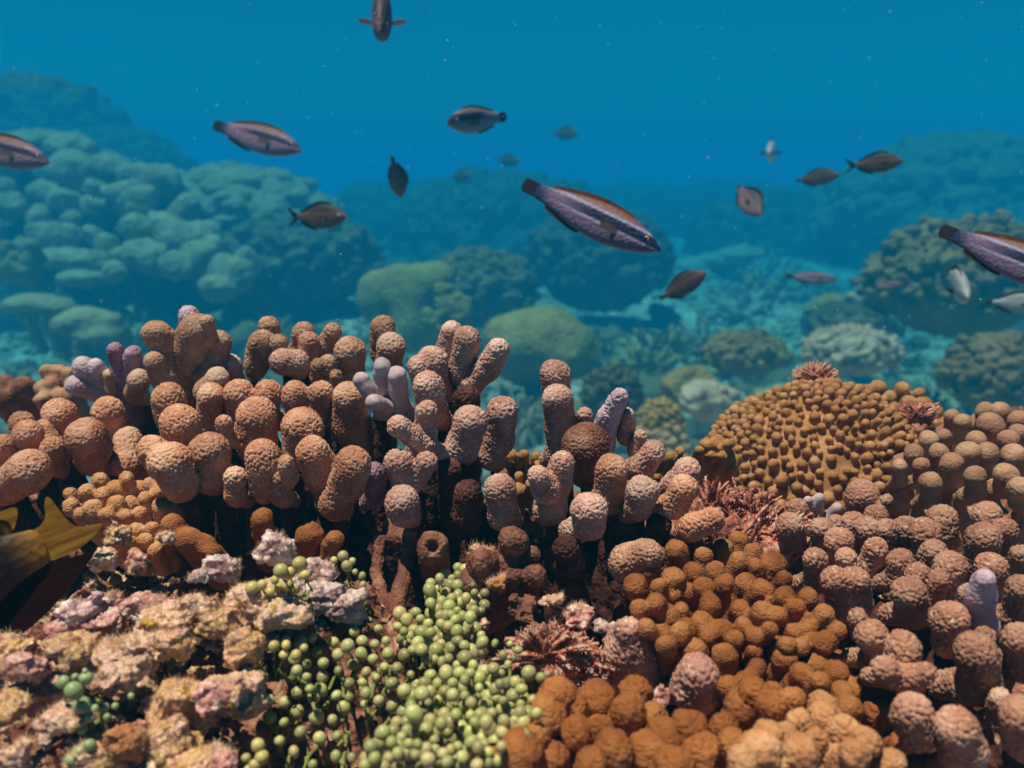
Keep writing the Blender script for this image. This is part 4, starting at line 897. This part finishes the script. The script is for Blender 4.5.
def fish(label, nose, tail, kind, fins='fin_brown', fork=False, bend=0., roll=0., group=None, cat="fish", eye=.022, pect=None, spread=False):
    """nose, tail: (px, py, d) of the fish's two ends."""
    mat, prof = FM[kind]
    a = Vector(at(*nose)); b_ = Vector(at(*tail)); ax = a - b_; L = ax.length; ax.normalize()
    up = Vector((0, 0, 1)); sd = up.cross(ax).normalized(); up = ax.cross(sd)
    rot = Matrix((ax, sd, up)).transposed().to_4x4() @ Matrix.Rotation(roll, 4, 'X')
    t = empty("fish", (0, 0, 0), label, cat, group)
    t.matrix_world = Matrix.Translation((a+b_)/2) @ rot @ Matrix.Scale(L, 4)
    P = PROFILE[prof]; ts = np.linspace(0, P[-1][0], 26)
    arr = np.array(P); top = np.interp(ts, arr[:, 0], arr[:, 1]); bot = np.interp(ts, arr[:, 0], arr[:, 2]); wd = np.interp(ts, arr[:, 0], arr[:, 3])
    for _ in range(2):
        for q in (top, bot, wd): q[1:-1] = (q[:-2] + 2*q[1:-1] + q[2:])/4
    yb = lambda u: bend*(u-.35)**2*np.sign(u-.35)
    N = 18; V = []; Fc = []
    for i, u in enumerate(ts):
        for j in range(N):
            th = 2*math.pi*j/N; c, s = math.cos(th), math.sin(th)
            V.append((.5-u, yb(u) + wd[i]*math.copysign(abs(c)**.85, c), (top[i] if s > 0 else bot[i])*math.copysign(abs(s)**.95, s)))
    for i in range(len(ts)-1):
        for j in range(N): Fc.append((i*N+j, (i+1)*N+j, (i+1)*N+(j+1) % N, i*N+(j+1) % N))
    s0 = len(V); V.append((.503, 0, 0)); V.append((.5-ts[-1]-.005, yb(ts[-1]), 0))
    for j in range(N): Fc.append((s0, j, (j+1) % N)); Fc.append((s0+1, (len(ts)-1)*N+(j+1) % N, (len(ts)-1)*N+j))
    bo = link_mesh("body", V, Fc, mat, t); subsurf(bo, 1)
    def fin(name, outline, m, th=.006, off=None):
        for _ in range(2):
            outline = [q for (x0, z0), (x1, z1) in zip(outline, outline[1:] + outline[:1]) for q in ((.75*x0+.25*x1, .75*z0+.25*z1), (.25*x0+.75*x1, .25*z0+.75*z1))]
        bm = bmesh.new()
        f1 = [bm.verts.new((x, yb(.5-x)+th/2, z)) for x, z in outline]; f2 = [bm.verts.new((x, yb(.5-x)-th/2, z)) for x, z in outline]
        bm.faces.new(f1); bm.faces.new(f2[::-1]); n_ = len(outline)
        for i in range(n_): bm.faces.new((f1[i], f2[i], f2[(i+1) % n_], f1[(i+1) % n_]))
        bmesh.ops.triangulate(bm, faces=bm.faces[:]); bmesh.ops.recalc_face_normals(bm, faces=bm.faces[:])
        me = bpy.data.meshes.new(name); bm.to_mesh(me); bm.free(); me.materials.append(M[m])
        o = bpy.data.objects.new(name, me); COL.objects.link(o); o.parent = t
        if off: o.location, o.rotation_euler = off
        return o
    e = .5 - ts[-1]; h = top[-1]
    if fork == 'yellow':
        fin("tail_fin", [(e+.03, h*.9), (-.385, .055), (-.40, .11), (-.415, .125), (-.425, .085), (-.435, .035), (-.455, .008), (-.49, .002), (-.52, -.006), (-.47, -.035), (-.42, -.05), (e+.03, -h*.9)], 'fin_yellow', .004)
        fin("rear_dorsal_fin", [(-.16, .15), (-.25, .125), (-.33, .13), (-.335, .11), (-.30, .06), (-.26, .05)], 'fin_yellow', .004)
        fin("rear_anal_fin", [(-.05, -.20), (-.20, -.215), (-.34, -.16), (-.45, -.085), (-.47, -.065), (-.40, -.06), (-.30, -.045), (-.2, -.08)], 'fin_red', .004)
    elif fork:
        fin("tail_fin", [(e+.02, h*.8), (e-.05, h*1.6), (e-.14, h*3.0), (e-.20, h*3.6), (e-.13, h*1.9), (e-.06, h*.5), (e-.055, 0), (e-.06, -h*.5), (e-.13, -h*1.9), (e-.20, -h*3.6), (e-.14, -h*3.0), (e-.05, -h*1.6), (e+.02, -h*.8)], fins)
    else:
        fin("tail_fin", [(e+.02, h*.95), (e-.04, h*.92), (e-.09, h*.95), (e-.105, h*.6), (e-.11, 0), (e-.105, -h*.6), (e-.09, -h*.95), (e-.04, -h*.92), (e+.02, -h*.95)], 'fin_dark' if kind in ('wrasse', 'plainwrasse', 'bluegrey') else fins)
    zt = lambda u: float(np.interp(u, ts, top)); zb = lambda u: float(np.interp(u, ts, bot))
    us = np.linspace(.24, .80, 9)
    hf = .022 if prof == 'wrasse' else .045
    fin("dorsal_fin", [(.5-u, zt(u)-.012) for u in us] + [(.5-u-.01, zt(u) + hf*(.5+.6*math.sin((u-.24)/.56*2.6))) for u in us[::-1]], 'fin_orange' if kind == 'wrasse' else fins, .004)
    us = np.linspace(.52, .80, 6)
    fin("anal_fin", [(.5-u, -zb(u)+.012) for u in us] + [(.5-u-.01, -zb(u) - hf*(.5+.6*math.sin((u-.5)/.32*2.4))) for u in us[::-1]], fins if kind != 'yellowtail' else 'fin_red', .004)
    pf = [(0, .012), (-.05, .03), (-.11, .022), (-.125, 0), (-.10, -.02), (-.05, -.022), (0, -.012)]
    w30 = float(np.interp(.28, ts, wd))
    for sgn in (-1, 1):
        ang = (R(70) if spread else R(24))
        fin("pectoral_fin", pf, pect or ('fin_mauve' if prof == 'wrasse' else fins), .003, (Vector((.22, sgn*w30*.93, -.02)), Euler((0, 0, -sgn*ang))))
        we = float(np.interp(.10, ts, wd)); 
        bm = bmesh.new(); bmesh.ops.create_uvsphere(bm, u_segments=14, v_segments=10, radius=eye); me = bpy.data.meshes.new("eye"); bm.to_mesh(me); bm.free(); me.materials.append(M['eye_ring'])
        eo = bpy.data.objects.new("eye", me); COL.objects.link(eo); eo.parent = t; eo.location = (.5-.11, sgn*we*.82, .02); eo.scale = (1, .5, 1)
        bm = bmesh.new(); bmesh.ops.create_uvsphere(bm, u_segments=12, v_segments=8, radius=eye*.68); me = bpy.data.meshes.new("pupil"); bm.to_mesh(me); bm.free(); me.materials.append(M['eye_dark'])
        po = bpy.data.objects.new("pupil", me); COL.objects.link(po); po.parent = eo; po.location = (0, sgn*eye*.55, 0)
    return t
G = "fish swimming above the reef"
fish("large striped wrasse with a dark blue tail, swimming down to the right in mid-water", (661, 251, .85), (524, 184, .90), 'wrasse', group=G, roll=R(-16))
fish("pinkish striped wrasse swimming right, above the lobed coral mound", (302, 151, 1.5), (214, 125, 1.58), 'plainwrasse', group=G, roll=R(-16))
fish("striped wrasse heading right, its tail cut off by the left edge", (50, 163, 1.25), (-48, 138, 1.30), 'plainwrasse', group=G, roll=R(-16))
fish("large striped wrasse with a dark tail, its head cut off by the right edge", (1096, 292, .72), (941, 230, .80), 'wrasse', group=G, roll=R(-16))
fish("brown damselfish facing the camera, cut off by the top edge", (381, 33, 1.05), (384, -8, 1.17), 'damsel', group=G, spread=True, bend=.1, pect='fin_pale')
fish("short blue-grey fish with a dark eye stripe, facing left high in the open water", (448, 123, 1.45), (500, 117, 1.60), 'bluegrey', group=G, bend=.15)
fish("small dark violet fish seen from behind, turning away above the far reef", (401, 197, 1.70), (393, 157, 1.62), 'damsel', group=G, bend=.2, roll=R(60))
fish("brown forked-tail damselfish swimming right in front of the hazy ridge", (347, 217, 1.5), (290, 217, 1.55), 'chromis', 'fin_dark', True, group=G)
fish("dark fish diving down to the right near the right ridge", (762, 217, 1.62), (733, 181, 1.70), 'damsel', 'fin_dark', group=G, bend=.3, roll=R(-35))
fish("dim reddish damselfish swimming right, left of the fork-tailed one by the far ridge", (840, 175, 2.3), (794, 181, 2.35), 'chromis', group=G)
fish("fork-tailed brown damselfish swimming right against the crest of the far right ridge", (904, 161, 1.7), (847, 166, 1.75), 'chromis', 'fin_dark', True, group=G)
fish("tiny pale fish facing the camera in the open water at the right", (769, 153, 3.0), (774, 150, 3.18), 'pale', group=G, spread=True)
fish("small silver-brown fish climbing to the right above the seabed", (707, 272, 1.55), (658, 300, 1.60), 'chromis', 'fin_brown', group=G)
fish("faint pink wrasse swimming right, low over the rubble", (838, 280, 2.6), (786, 276, 2.65), 'plainwrasse', group=G, roll=R(-16))
fish("pale violet fish with a black eye, diving in front of the right coral head", (968, 298, 1.35), (948, 270, 1.48), 'pale', group=G, roll=.2)
fish("pale silver fish half out of the picture at the right edge", (1046, 304, 1.5), (984, 302, 1.55), 'pale', group=G)
fish("faint pinkish fish hovering left of the right coral head", (904, 283, 2.5), (872, 288, 2.55), 'plainwrasse', group=G, roll=R(-16))
fish("tiny dim fish alone in the blue, right of the blue-grey one", (578, 134, 7.6), (552, 133, 7.8), 'damsel', group=G)
fish("tiny faint fish above the middle of the far reef", (520, 162, 8.6), (496, 159, 8.8), 'damsel', group=G)
fish("tiny dark fish just over the crest of the middle reef", (470, 175, 7.8), (450, 177, 8.0), 'damsel', group=G)
fish("dark damselfish with a bright yellow forked tail, close up at the left edge", (-320, 690, .365), (97, 524, .415), 'yellowtail', 'fin_red', 'yellow', group=None, pect='fin_dark', roll=R(14))

# ------------------------------------------------------------------ the reef behind
def bg_obj(name, label, prims, h, k, mat, base, cat="coral", group=None, rel=None, sub=0, part=None, parent=None):
    V, Q = implicit(prims, h, k)
    o = link_mesh(part or name, V, Q, M[mat], parent, base); subsurf(o, sub)
    for r in (rel or []): displace(o, *r)
    if parent is None: tag(o, label, cat, group)
    return o
bat = lambda px, py, d: at(px, py, d*B)
# massive lobed mound on the left
lobes = [(28, 142, 32, 12), (70, 150, 26, 14), (75, 172, 30, 18), (108, 167, 22, 13), (53, 193, 24, 13), (66, 203, 16, 13), (95, 189, 12, 9), (98, 211, 17, 12), (40, 219, 14, 10), (55, 236, 24, 13), (70, 222, 12, 9), (91, 234, 9, 8),
         (106, 246, 13, 10), (70, 259, 27, 10), (81, 277, 21, 7), (113, 272, 12, 9), (120, 193, 12, 12), (139, 206, 17, 16), (136, 226, 16, 13), (149, 256, 27, 16), (179, 239, 20, 15), (199, 259, 22, 17), (159, 183, 24, 18), (186, 209, 16, 13),
         (139, 176, 20, 12), (-2, 190, 16, 12), (6, 207, 18, 14), (232, 276, 22, 18), (243, 264, 14, 13), (216, 289, 16, 13), (0, 165, 22, 14), (160, 225, 14, 12), (205, 232, 16, 12), (215, 250, 14, 12), (175, 265, 16, 12), (120, 256, 12, 8), (-12, 230, 16, 14), (100, 260, 12, 8), (25, 245, 12, 8)]
c = bat(110, 250, 5.3); c[2] = ZS
t = empty("lobed_coral_mound", c, "massive beige coral mound of smooth overlapping lobes, hazy at the left", "coral")
core = []
for x, y, rx, ry in lobes:
    d = 4.9 + (290-y)*.0075 + rng.normal(0, .05); p = bat(x, y, d + rx*d*B/F*.6); R0 = rx*d*B/F; R1 = ry*d*B/F
    pr = [('e', p, (R0*1.05, R0*.95, R1*1.1))]
    for _ in range(2):
        o = rng.normal(0, 1, 3); pr.append(('e', p + o*A(R0*.35, R0*.2, R1*.3), (R0*.6, R0*.6, R1*.75)))
    bg_obj("lobe", None, pr, R1*.16, R1*.5, 'bg_lobe', c, part="lobe", parent=t, rel=[('CLOUDS', .13*B, .12*B, 3)])
    core.append(('c', p + A(0, .18, -.04)*B, R1*.8, p + A(0, .45, -.3)*B, R1*1.2))
core += [('e', bat(70, 300, 6.5), (1.75, 1.05, 1.05)), ('e', bat(30, 215, 6.9), (1.4, .88, .7)), ('e', bat(180, 300, 6.4), (.88, .8, .6))]
bg_obj("base", None, core, .045*B, .08*B, 'bg_dark', c, part="base", parent=t, rel=[('CLOUDS', .2*B, .14*B, 3)])
for i, (x, y, n_) in enumerate([(16, 258, 9)]):
    knobs = []
    for j in range(n_ + 8):
        p = bat(x + np.clip(rng.normal(0, 12), -18, 18), y + np.clip(rng.normal(0, 9), -13, 13), 4.6); r = (.022 + .008*rng.random())*B; knobs.append(('c', p, r, p + A(0, .08, -.08)*B, r))
    bg_obj("knob_coral", "cluster of small yellow knobs under the lobed mound at the left edge", knobs, .009*B, .01*B, 'bg_yellow', knobs[0][1] - A(0, 0, .1)*B)
for lab, L_, d in [("flat pale plate coral at the foot of the lobed mound, near the left edge", [(36, 303, 28, 9), (15, 308, 14, 6), (58, 308, 18, 6)], 4.3), ("rounded pale coral lobes low in front of the lobed mound", [(86, 320, 24, 13), (110, 322, 13, 10), (66, 326, 16, 9), (100, 334, 26, 8)], 4.0)]:
    pr = []
    for x, y, rx, ry in L_:
        p = bat(x, y, d); pr.append(('e', p, (rx*d*B/F, rx*d*B/F*.9, ry*d*B/F)))
        pr.append(('c', p + A(0, .1, -.05)*B, ry*d*B/F*.8, p + A(0, .2, -.25)*B, ry*d*B/F))
    bg_obj("plate_coral", lab, pr, .014*B, .03*B, 'bg_lobe', pr[0][1] - A(0, 0, .2)*B, rel=[('CLOUDS', .1*B, .05*B, 3)])

def head(name, label, px, py, d, rx, ry, n_lobes, lobe, mat, rz=None, kk=.35, group=None, seed=1, rel=(), flat=.8, core=.9, cat="coral", hfac=.24):
    """a coral head: lobes crowded over a mound; rx, ry half sizes in px at distance d, (px, py) its middle"""
    rs = np.random.default_rng(seed); d = d*B*(1.3 if name == 'reef_ridge' and d > 6.8 else 1); s = d/F
    Rx, Rz = rx*s, ry*s; Ry = rz or Rx*.8; C0 = at(px, py, d + Ry*.3); lr = lobe*s
    pr = [('e', C0, (Rx*core, Ry*core, Rz*core))]
    for i in range(n_lobes):
        z = 1 - (i+.5)/n_lobes*1.35; ph = i*2.399963 + rs.normal(0, .15); sn = math.sqrt(max(0, 1-z*z)); nr = A(sn*math.cos(ph), sn*math.sin(ph), z)
        if nr[1] > .5: continue
        r = lr*(.65 + .7*rs.random()); p = C0 + nr*A(Rx-r*.6, Ry-r*.6, Rz-r*.6)*(1 + rs.normal(0, .05))
        pr.append(('e', p, (r*(1 + .5*rs.random()), r, r*flat)))
    base = A(C0[0], C0[1], C0[2]-Rz)
    h = max(lr*hfac, .004)
    o = bg_obj(name, label, pr, h, lr*kk, mat, base, group=group, rel=[('CLOUDS', lr*2, lr*.5, 3)] + list(rel), cat=cat)
    return o
V_ = lambda s, a: ('VORONOI', s*B, -a*B, 2, .35)
head("reef_ridge", "hazy ridge of small crumpled coral lobes right of the lobed mound", 235, 228, 6.6, 105, 62, 330, 9, 'bg_lobe', seed=3, flat=.6, rel=[V_(.09, .05)], cat="reef")
head("reef_ridge", "low crumbling reef slope between the ridge and the middle reef", 300, 262, 5.8, 80, 50, 240, 8, 'bg_dark', seed=4, flat=.6, rel=[V_(.08, .05)], cat="reef")
head("reef_ridge", "dim bushy coral outcrop rising at the far left edge", 30, 140, 8.2, 95, 62, 200, 12, 'bg_dark', seed=5, rel=[V_(.10, .08)], cat="reef")
head("reef_ridge", "dim sloping outcrop behind the lobed mound", 120, 178, 7.8, 70, 48, 140, 11, 'bg_dark', seed=6, rel=[V_(.10, .08)], cat="reef")
head("reef_ridge", "broad dark reef mound with a knobbly crest in the middle distance", 505, 248, 7.6, 120, 76, 380, 10, 'bg_dark', seed=7, rel=[V_(.10, .08)], cat="reef")
head("reef_ridge", "hazy reef crest left of the middle mound, above the pale lobes", 400, 238, 9.0, 90, 55, 240, 10, 'bg_dark', seed=8, rel=[V_(.12, .09)], cat="reef")
head("reef_ridge", "dark reef mound behind the large wrasse's head", 600, 262, 6.4, 70, 56, 240, 8, 'bg_dark', seed=9, rel=[V_(.08, .06)], cat="reef")
head("reef_ridge", "faint reef far beyond the middle mound", 640, 225, 11.5, 90, 40, 150, 10, 'bg_dark', seed=10, rel=[V_(.15, .1)], cat="reef")
head("reef_ridge", "long hazy reef ridge climbing to the right edge", 960, 218, 7.4, 140, 80, 380, 11, 'bg_knob', seed=11, rel=[V_(.10, .08)], cat="reef")
head("reef_ridge", "dim lower shoulder of the right ridge", 800, 242, 8.6, 110, 54, 240, 10, 'bg_dark', seed=12, rel=[V_(.11, .08)], cat="reef")
head("reef_ridge", "farthest dim ridge behind the right shoulder", 730, 228, 12.5, 110, 44, 160, 10, 'bg_dark', seed=13, rel=[V_(.15, .1)], cat="reef")
head("coral_boulder", "smooth yellow-green coral boulder of three big lobes behind the centre clump", 420, 305, 4.7, 24, 46, 3, 20, 'bg_yellow', seed=14)
pr = []
for x, y, rx, ry in [(378, 298, 22, 28), (412, 300, 24, 34), (436, 280, 22, 18), (400, 278, 18, 14), (412, 328, 24, 26)]:
    d = 4.5; p = bat(x, y, d); pr.append(('e', p, (rx*d*B/F, rx*d*B/F*.9, ry*d*B/F)))
bg_obj("coral_boulder", "pale yellow coral boulder of smooth bulges just behind the centre clump", pr, .018*B, .04*B, 'bg_yellow', pr[0][1] - A(0, 0, .2)*B, rel=[('CLOUDS', .15*B, .04*B, 2)])
knobs = []
for j in range(46):
    p = bat(447 + np.clip(rng.normal(0, 14), -20, 20), 308 + np.clip(rng.normal(0, 14), -20, 24), 4.1); r = (.018 + .009*rng.random())*B; knobs.append(('c', p, r, p + A(0, .08, -.1)*B, r))
bg_obj("knob_coral", "pale yellow knob coral against the right side of the smooth boulder", knobs, .008*B, .008*B, 'bg_yellow', knobs[0][1] - A(0, 0, .1)*B)
head("coral_boulder", "round green-brown coral boulder with a folded top, right of the centre clump", 540, 352, 3.9, 50, 44, 14, 18, 'bg_yellow', seed=15, kk=.8, rel=[V_(.03, .012)], flat=.7)
head("coral_boulder", "large olive coral head of fine knobs between the wrasse and the folded boulder", 480, 290, 5.2, 55, 42, 260, 5, 'bg_knob', seed=16, rel=[V_(.06, .03)])
head("coral_boulder", "big rounded yellow-brown coral head with rough knobs at the right, behind the diving pale fish", 960, 282, 3.4, 92, 62, 520, 5.5, 'bg_knob', seed=17, rel=[V_(.05, .02)])
head("coral_boulder", "smaller yellow-brown coral head low at the right edge", 1002, 376, 2.5, 60, 44, 420, 4.5, 'bg_knob', seed=18, rel=[V_(.03, .012)])
knobs = []
for x, y in [(985, 218), (1000, 214), (1006, 216), (992, 224), (978, 226), (1012, 224), (1020, 228), (1000, 228)]:
    p = bat(x, y, 3.7); r = .022*B; knobs.append(('c', p, r, p + A(0, .1, -.12)*B, r*1.3))
bg_obj("knob_coral", "upright yellow stub coral on top of the big rough head at the right", knobs, .008*B, .012*B, 'bg_yellow', knobs[0][1] - A(0, 0, .15)*B)
head("coral_boulder", "round olive green coral ball on the sand behind the violet-tipped coral", 660, 424, 1.9, 24, 26, 200, 2.2, 'bg_yellow', seed=19, rel=[V_(.012, .004)])
knobs = []
for x, y, r0 in scatter([(633, 432), (668, 424), (690, 440), (686, 470), (650, 470), (632, 452)], 5, 7, 1.5):
    p = bat(x, y, 1.75); r = r0*1.75*B/F; knobs.append(('c', p, r, p + A(0, .03, -.03)*B, r))
bg_obj("knob_coral", "pale grey-green knob coral at the foot of the olive ball", knobs, .003*B, .003*B, 'bg_lobe', knobs[0][1] - A(0, 0, .05)*B)
head("coral_boulder", "dark olive coral boulder on the sand left of the olive ball", 612, 398, 2.7, 30, 34, 120, 4, 'bg_dark', seed=20, rel=[V_(.02, .01)])
head("coral_boulder", "mustard lumpy coral on the rubble slope above the olive ball", 690, 388, 2.8, 26, 22, 60, 5, 'bg_yellow', seed=21, rel=[V_(.03, .012)])
head("coral_boulder", "pale dead coral boulder right of the olive ball", 708, 402, 2.5, 26, 22, 30, 7, 'bg_pale', seed=22, rel=[V_(.03, .012)])
head("coral_boulder", "branching olive coral heap on the rubble slope left of the ochre dome's crest", 745, 355, 3.2, 42, 24, 200, 4, 'bg_knob', seed=23, rel=[V_(.03, .015)])
head("coral_boulder", "pale crumbled coral heap behind the crest of the ochre dome", 850, 352, 2.9, 46, 26, 160, 5, 'bg_pale', seed=24, rel=[V_(.03, .02)])
head("coral_boulder", "dark hollowed coral block left of the big rough head", 850, 330, 3.9, 40, 28, 120, 6, 'bg_dark', seed=25, rel=[V_(.04, .02)])
head("coral_boulder", "stacked pale plates at the left foot of the big rough head", 880, 298, 3.9, 26, 22, 26, 9, 'bg_pale', seed=26, flat=.35)
head("coral_boulder", "yellow-green tufted coral in the middle of the rubble slope", 830, 312, 4.4, 22, 18, 60, 4, 'bg_yellow', seed=27)

cnt = 0
tries = 0
while cnt < 420 and tries < 6000:
    tries += 1
    px = rng.uniform(-20, 1044); py = 205 + 245*rng.random()**.8
    d = d_z(py, ZS)
    if d < 3 or d > 25: continue
    p = at(px, py, d); z = float(seabed_z(p[0], p[1]))
    i = rng.choice(6, p=[.24, .17, .12, .17, .18, .12]); pr = protos[i]
    if pr[1] == 0: o = pr[0]
    else: o = pr[0].copy(); COL.objects.link(o)
    pr[1] += 1
    s = (.45 + 1.1*rng.random()**2)*(.6*B + .14*d)
    o.location = (p[0], p[1], z + .01*B); o.rotation_euler = (rng.normal(0, .25), rng.normal(0, .25), rng.random()*6.28); o.scale = (s, s, s*(.7 + .6*rng.random()))
    cnt += 1
# loose rubble too fine to count
def rubble():
    bm = bmesh.new(); bmesh.ops.create_icosphere(bm, subdivisions=1, radius=1); bv = np.array([v.co for v in bm.verts]); bf = np.array([[v.index for v in f.verts] for f in bm.faces]); bm.free()
    Vs = []; Fs = []; s = 0
    for _ in range(9000):
        py = 215 + 240*rng.random(); d = d_z(py, ZS)
        p = at(rng.uniform(-30, 1054), py, d); r = (.006 + .022*rng.random()**2)*(.5*B + .16*d)
        z = float(seabed_z(p[0], p[1])); v = bv*(1 + rng.normal(0, .25, (len(bv), 1)))*A(1 + rng.random(), 1, .6 + .5*rng.random())*r
        a = rng.random()*6.28; c_, s_ = math.cos(a), math.sin(a); v = v @ np.array([[c_, s_, 0], [-s_, c_, 0], [0, 0, 1]])
        Vs.append(v + A(p[0], p[1], z + r*.3)); Fs.append(bf + s); s += len(bv)
    o = link_mesh("coral_rubble", np.concatenate(Vs), np.concatenate(Fs), M['bg_pale'])
    tag(o, "loose coral rubble strewn over the seabed", "rubble", kind="stuff")
rubble()
# drifting specks in the water
bm = bmesh.new(); bmesh.ops.create_icosphere(bm, subdivisions=1, radius=1); bv = np.array([v.co for v in bm.verts]); bf = np.array([[v.index for v in f.verts] for f in bm.faces]); bm.free()
Vs = []; Fs = []; s = 0
for _ in range(260):
    d = .45 + 1.6*rng.random(); p = at(rng.uniform(0, 1024), rng.uniform(0, 330), d); r = (.3 + .55*rng.random()**3)*d/F
    Vs.append(bv*r + p); Fs.append(bf + s); s += len(bv)
o = link_mesh("drifting_specks", np.concatenate(Vs), np.concatenate(Fs), M['speck']); tag(o, "tiny pale specks drifting in the water", "particles", kind="stuff")
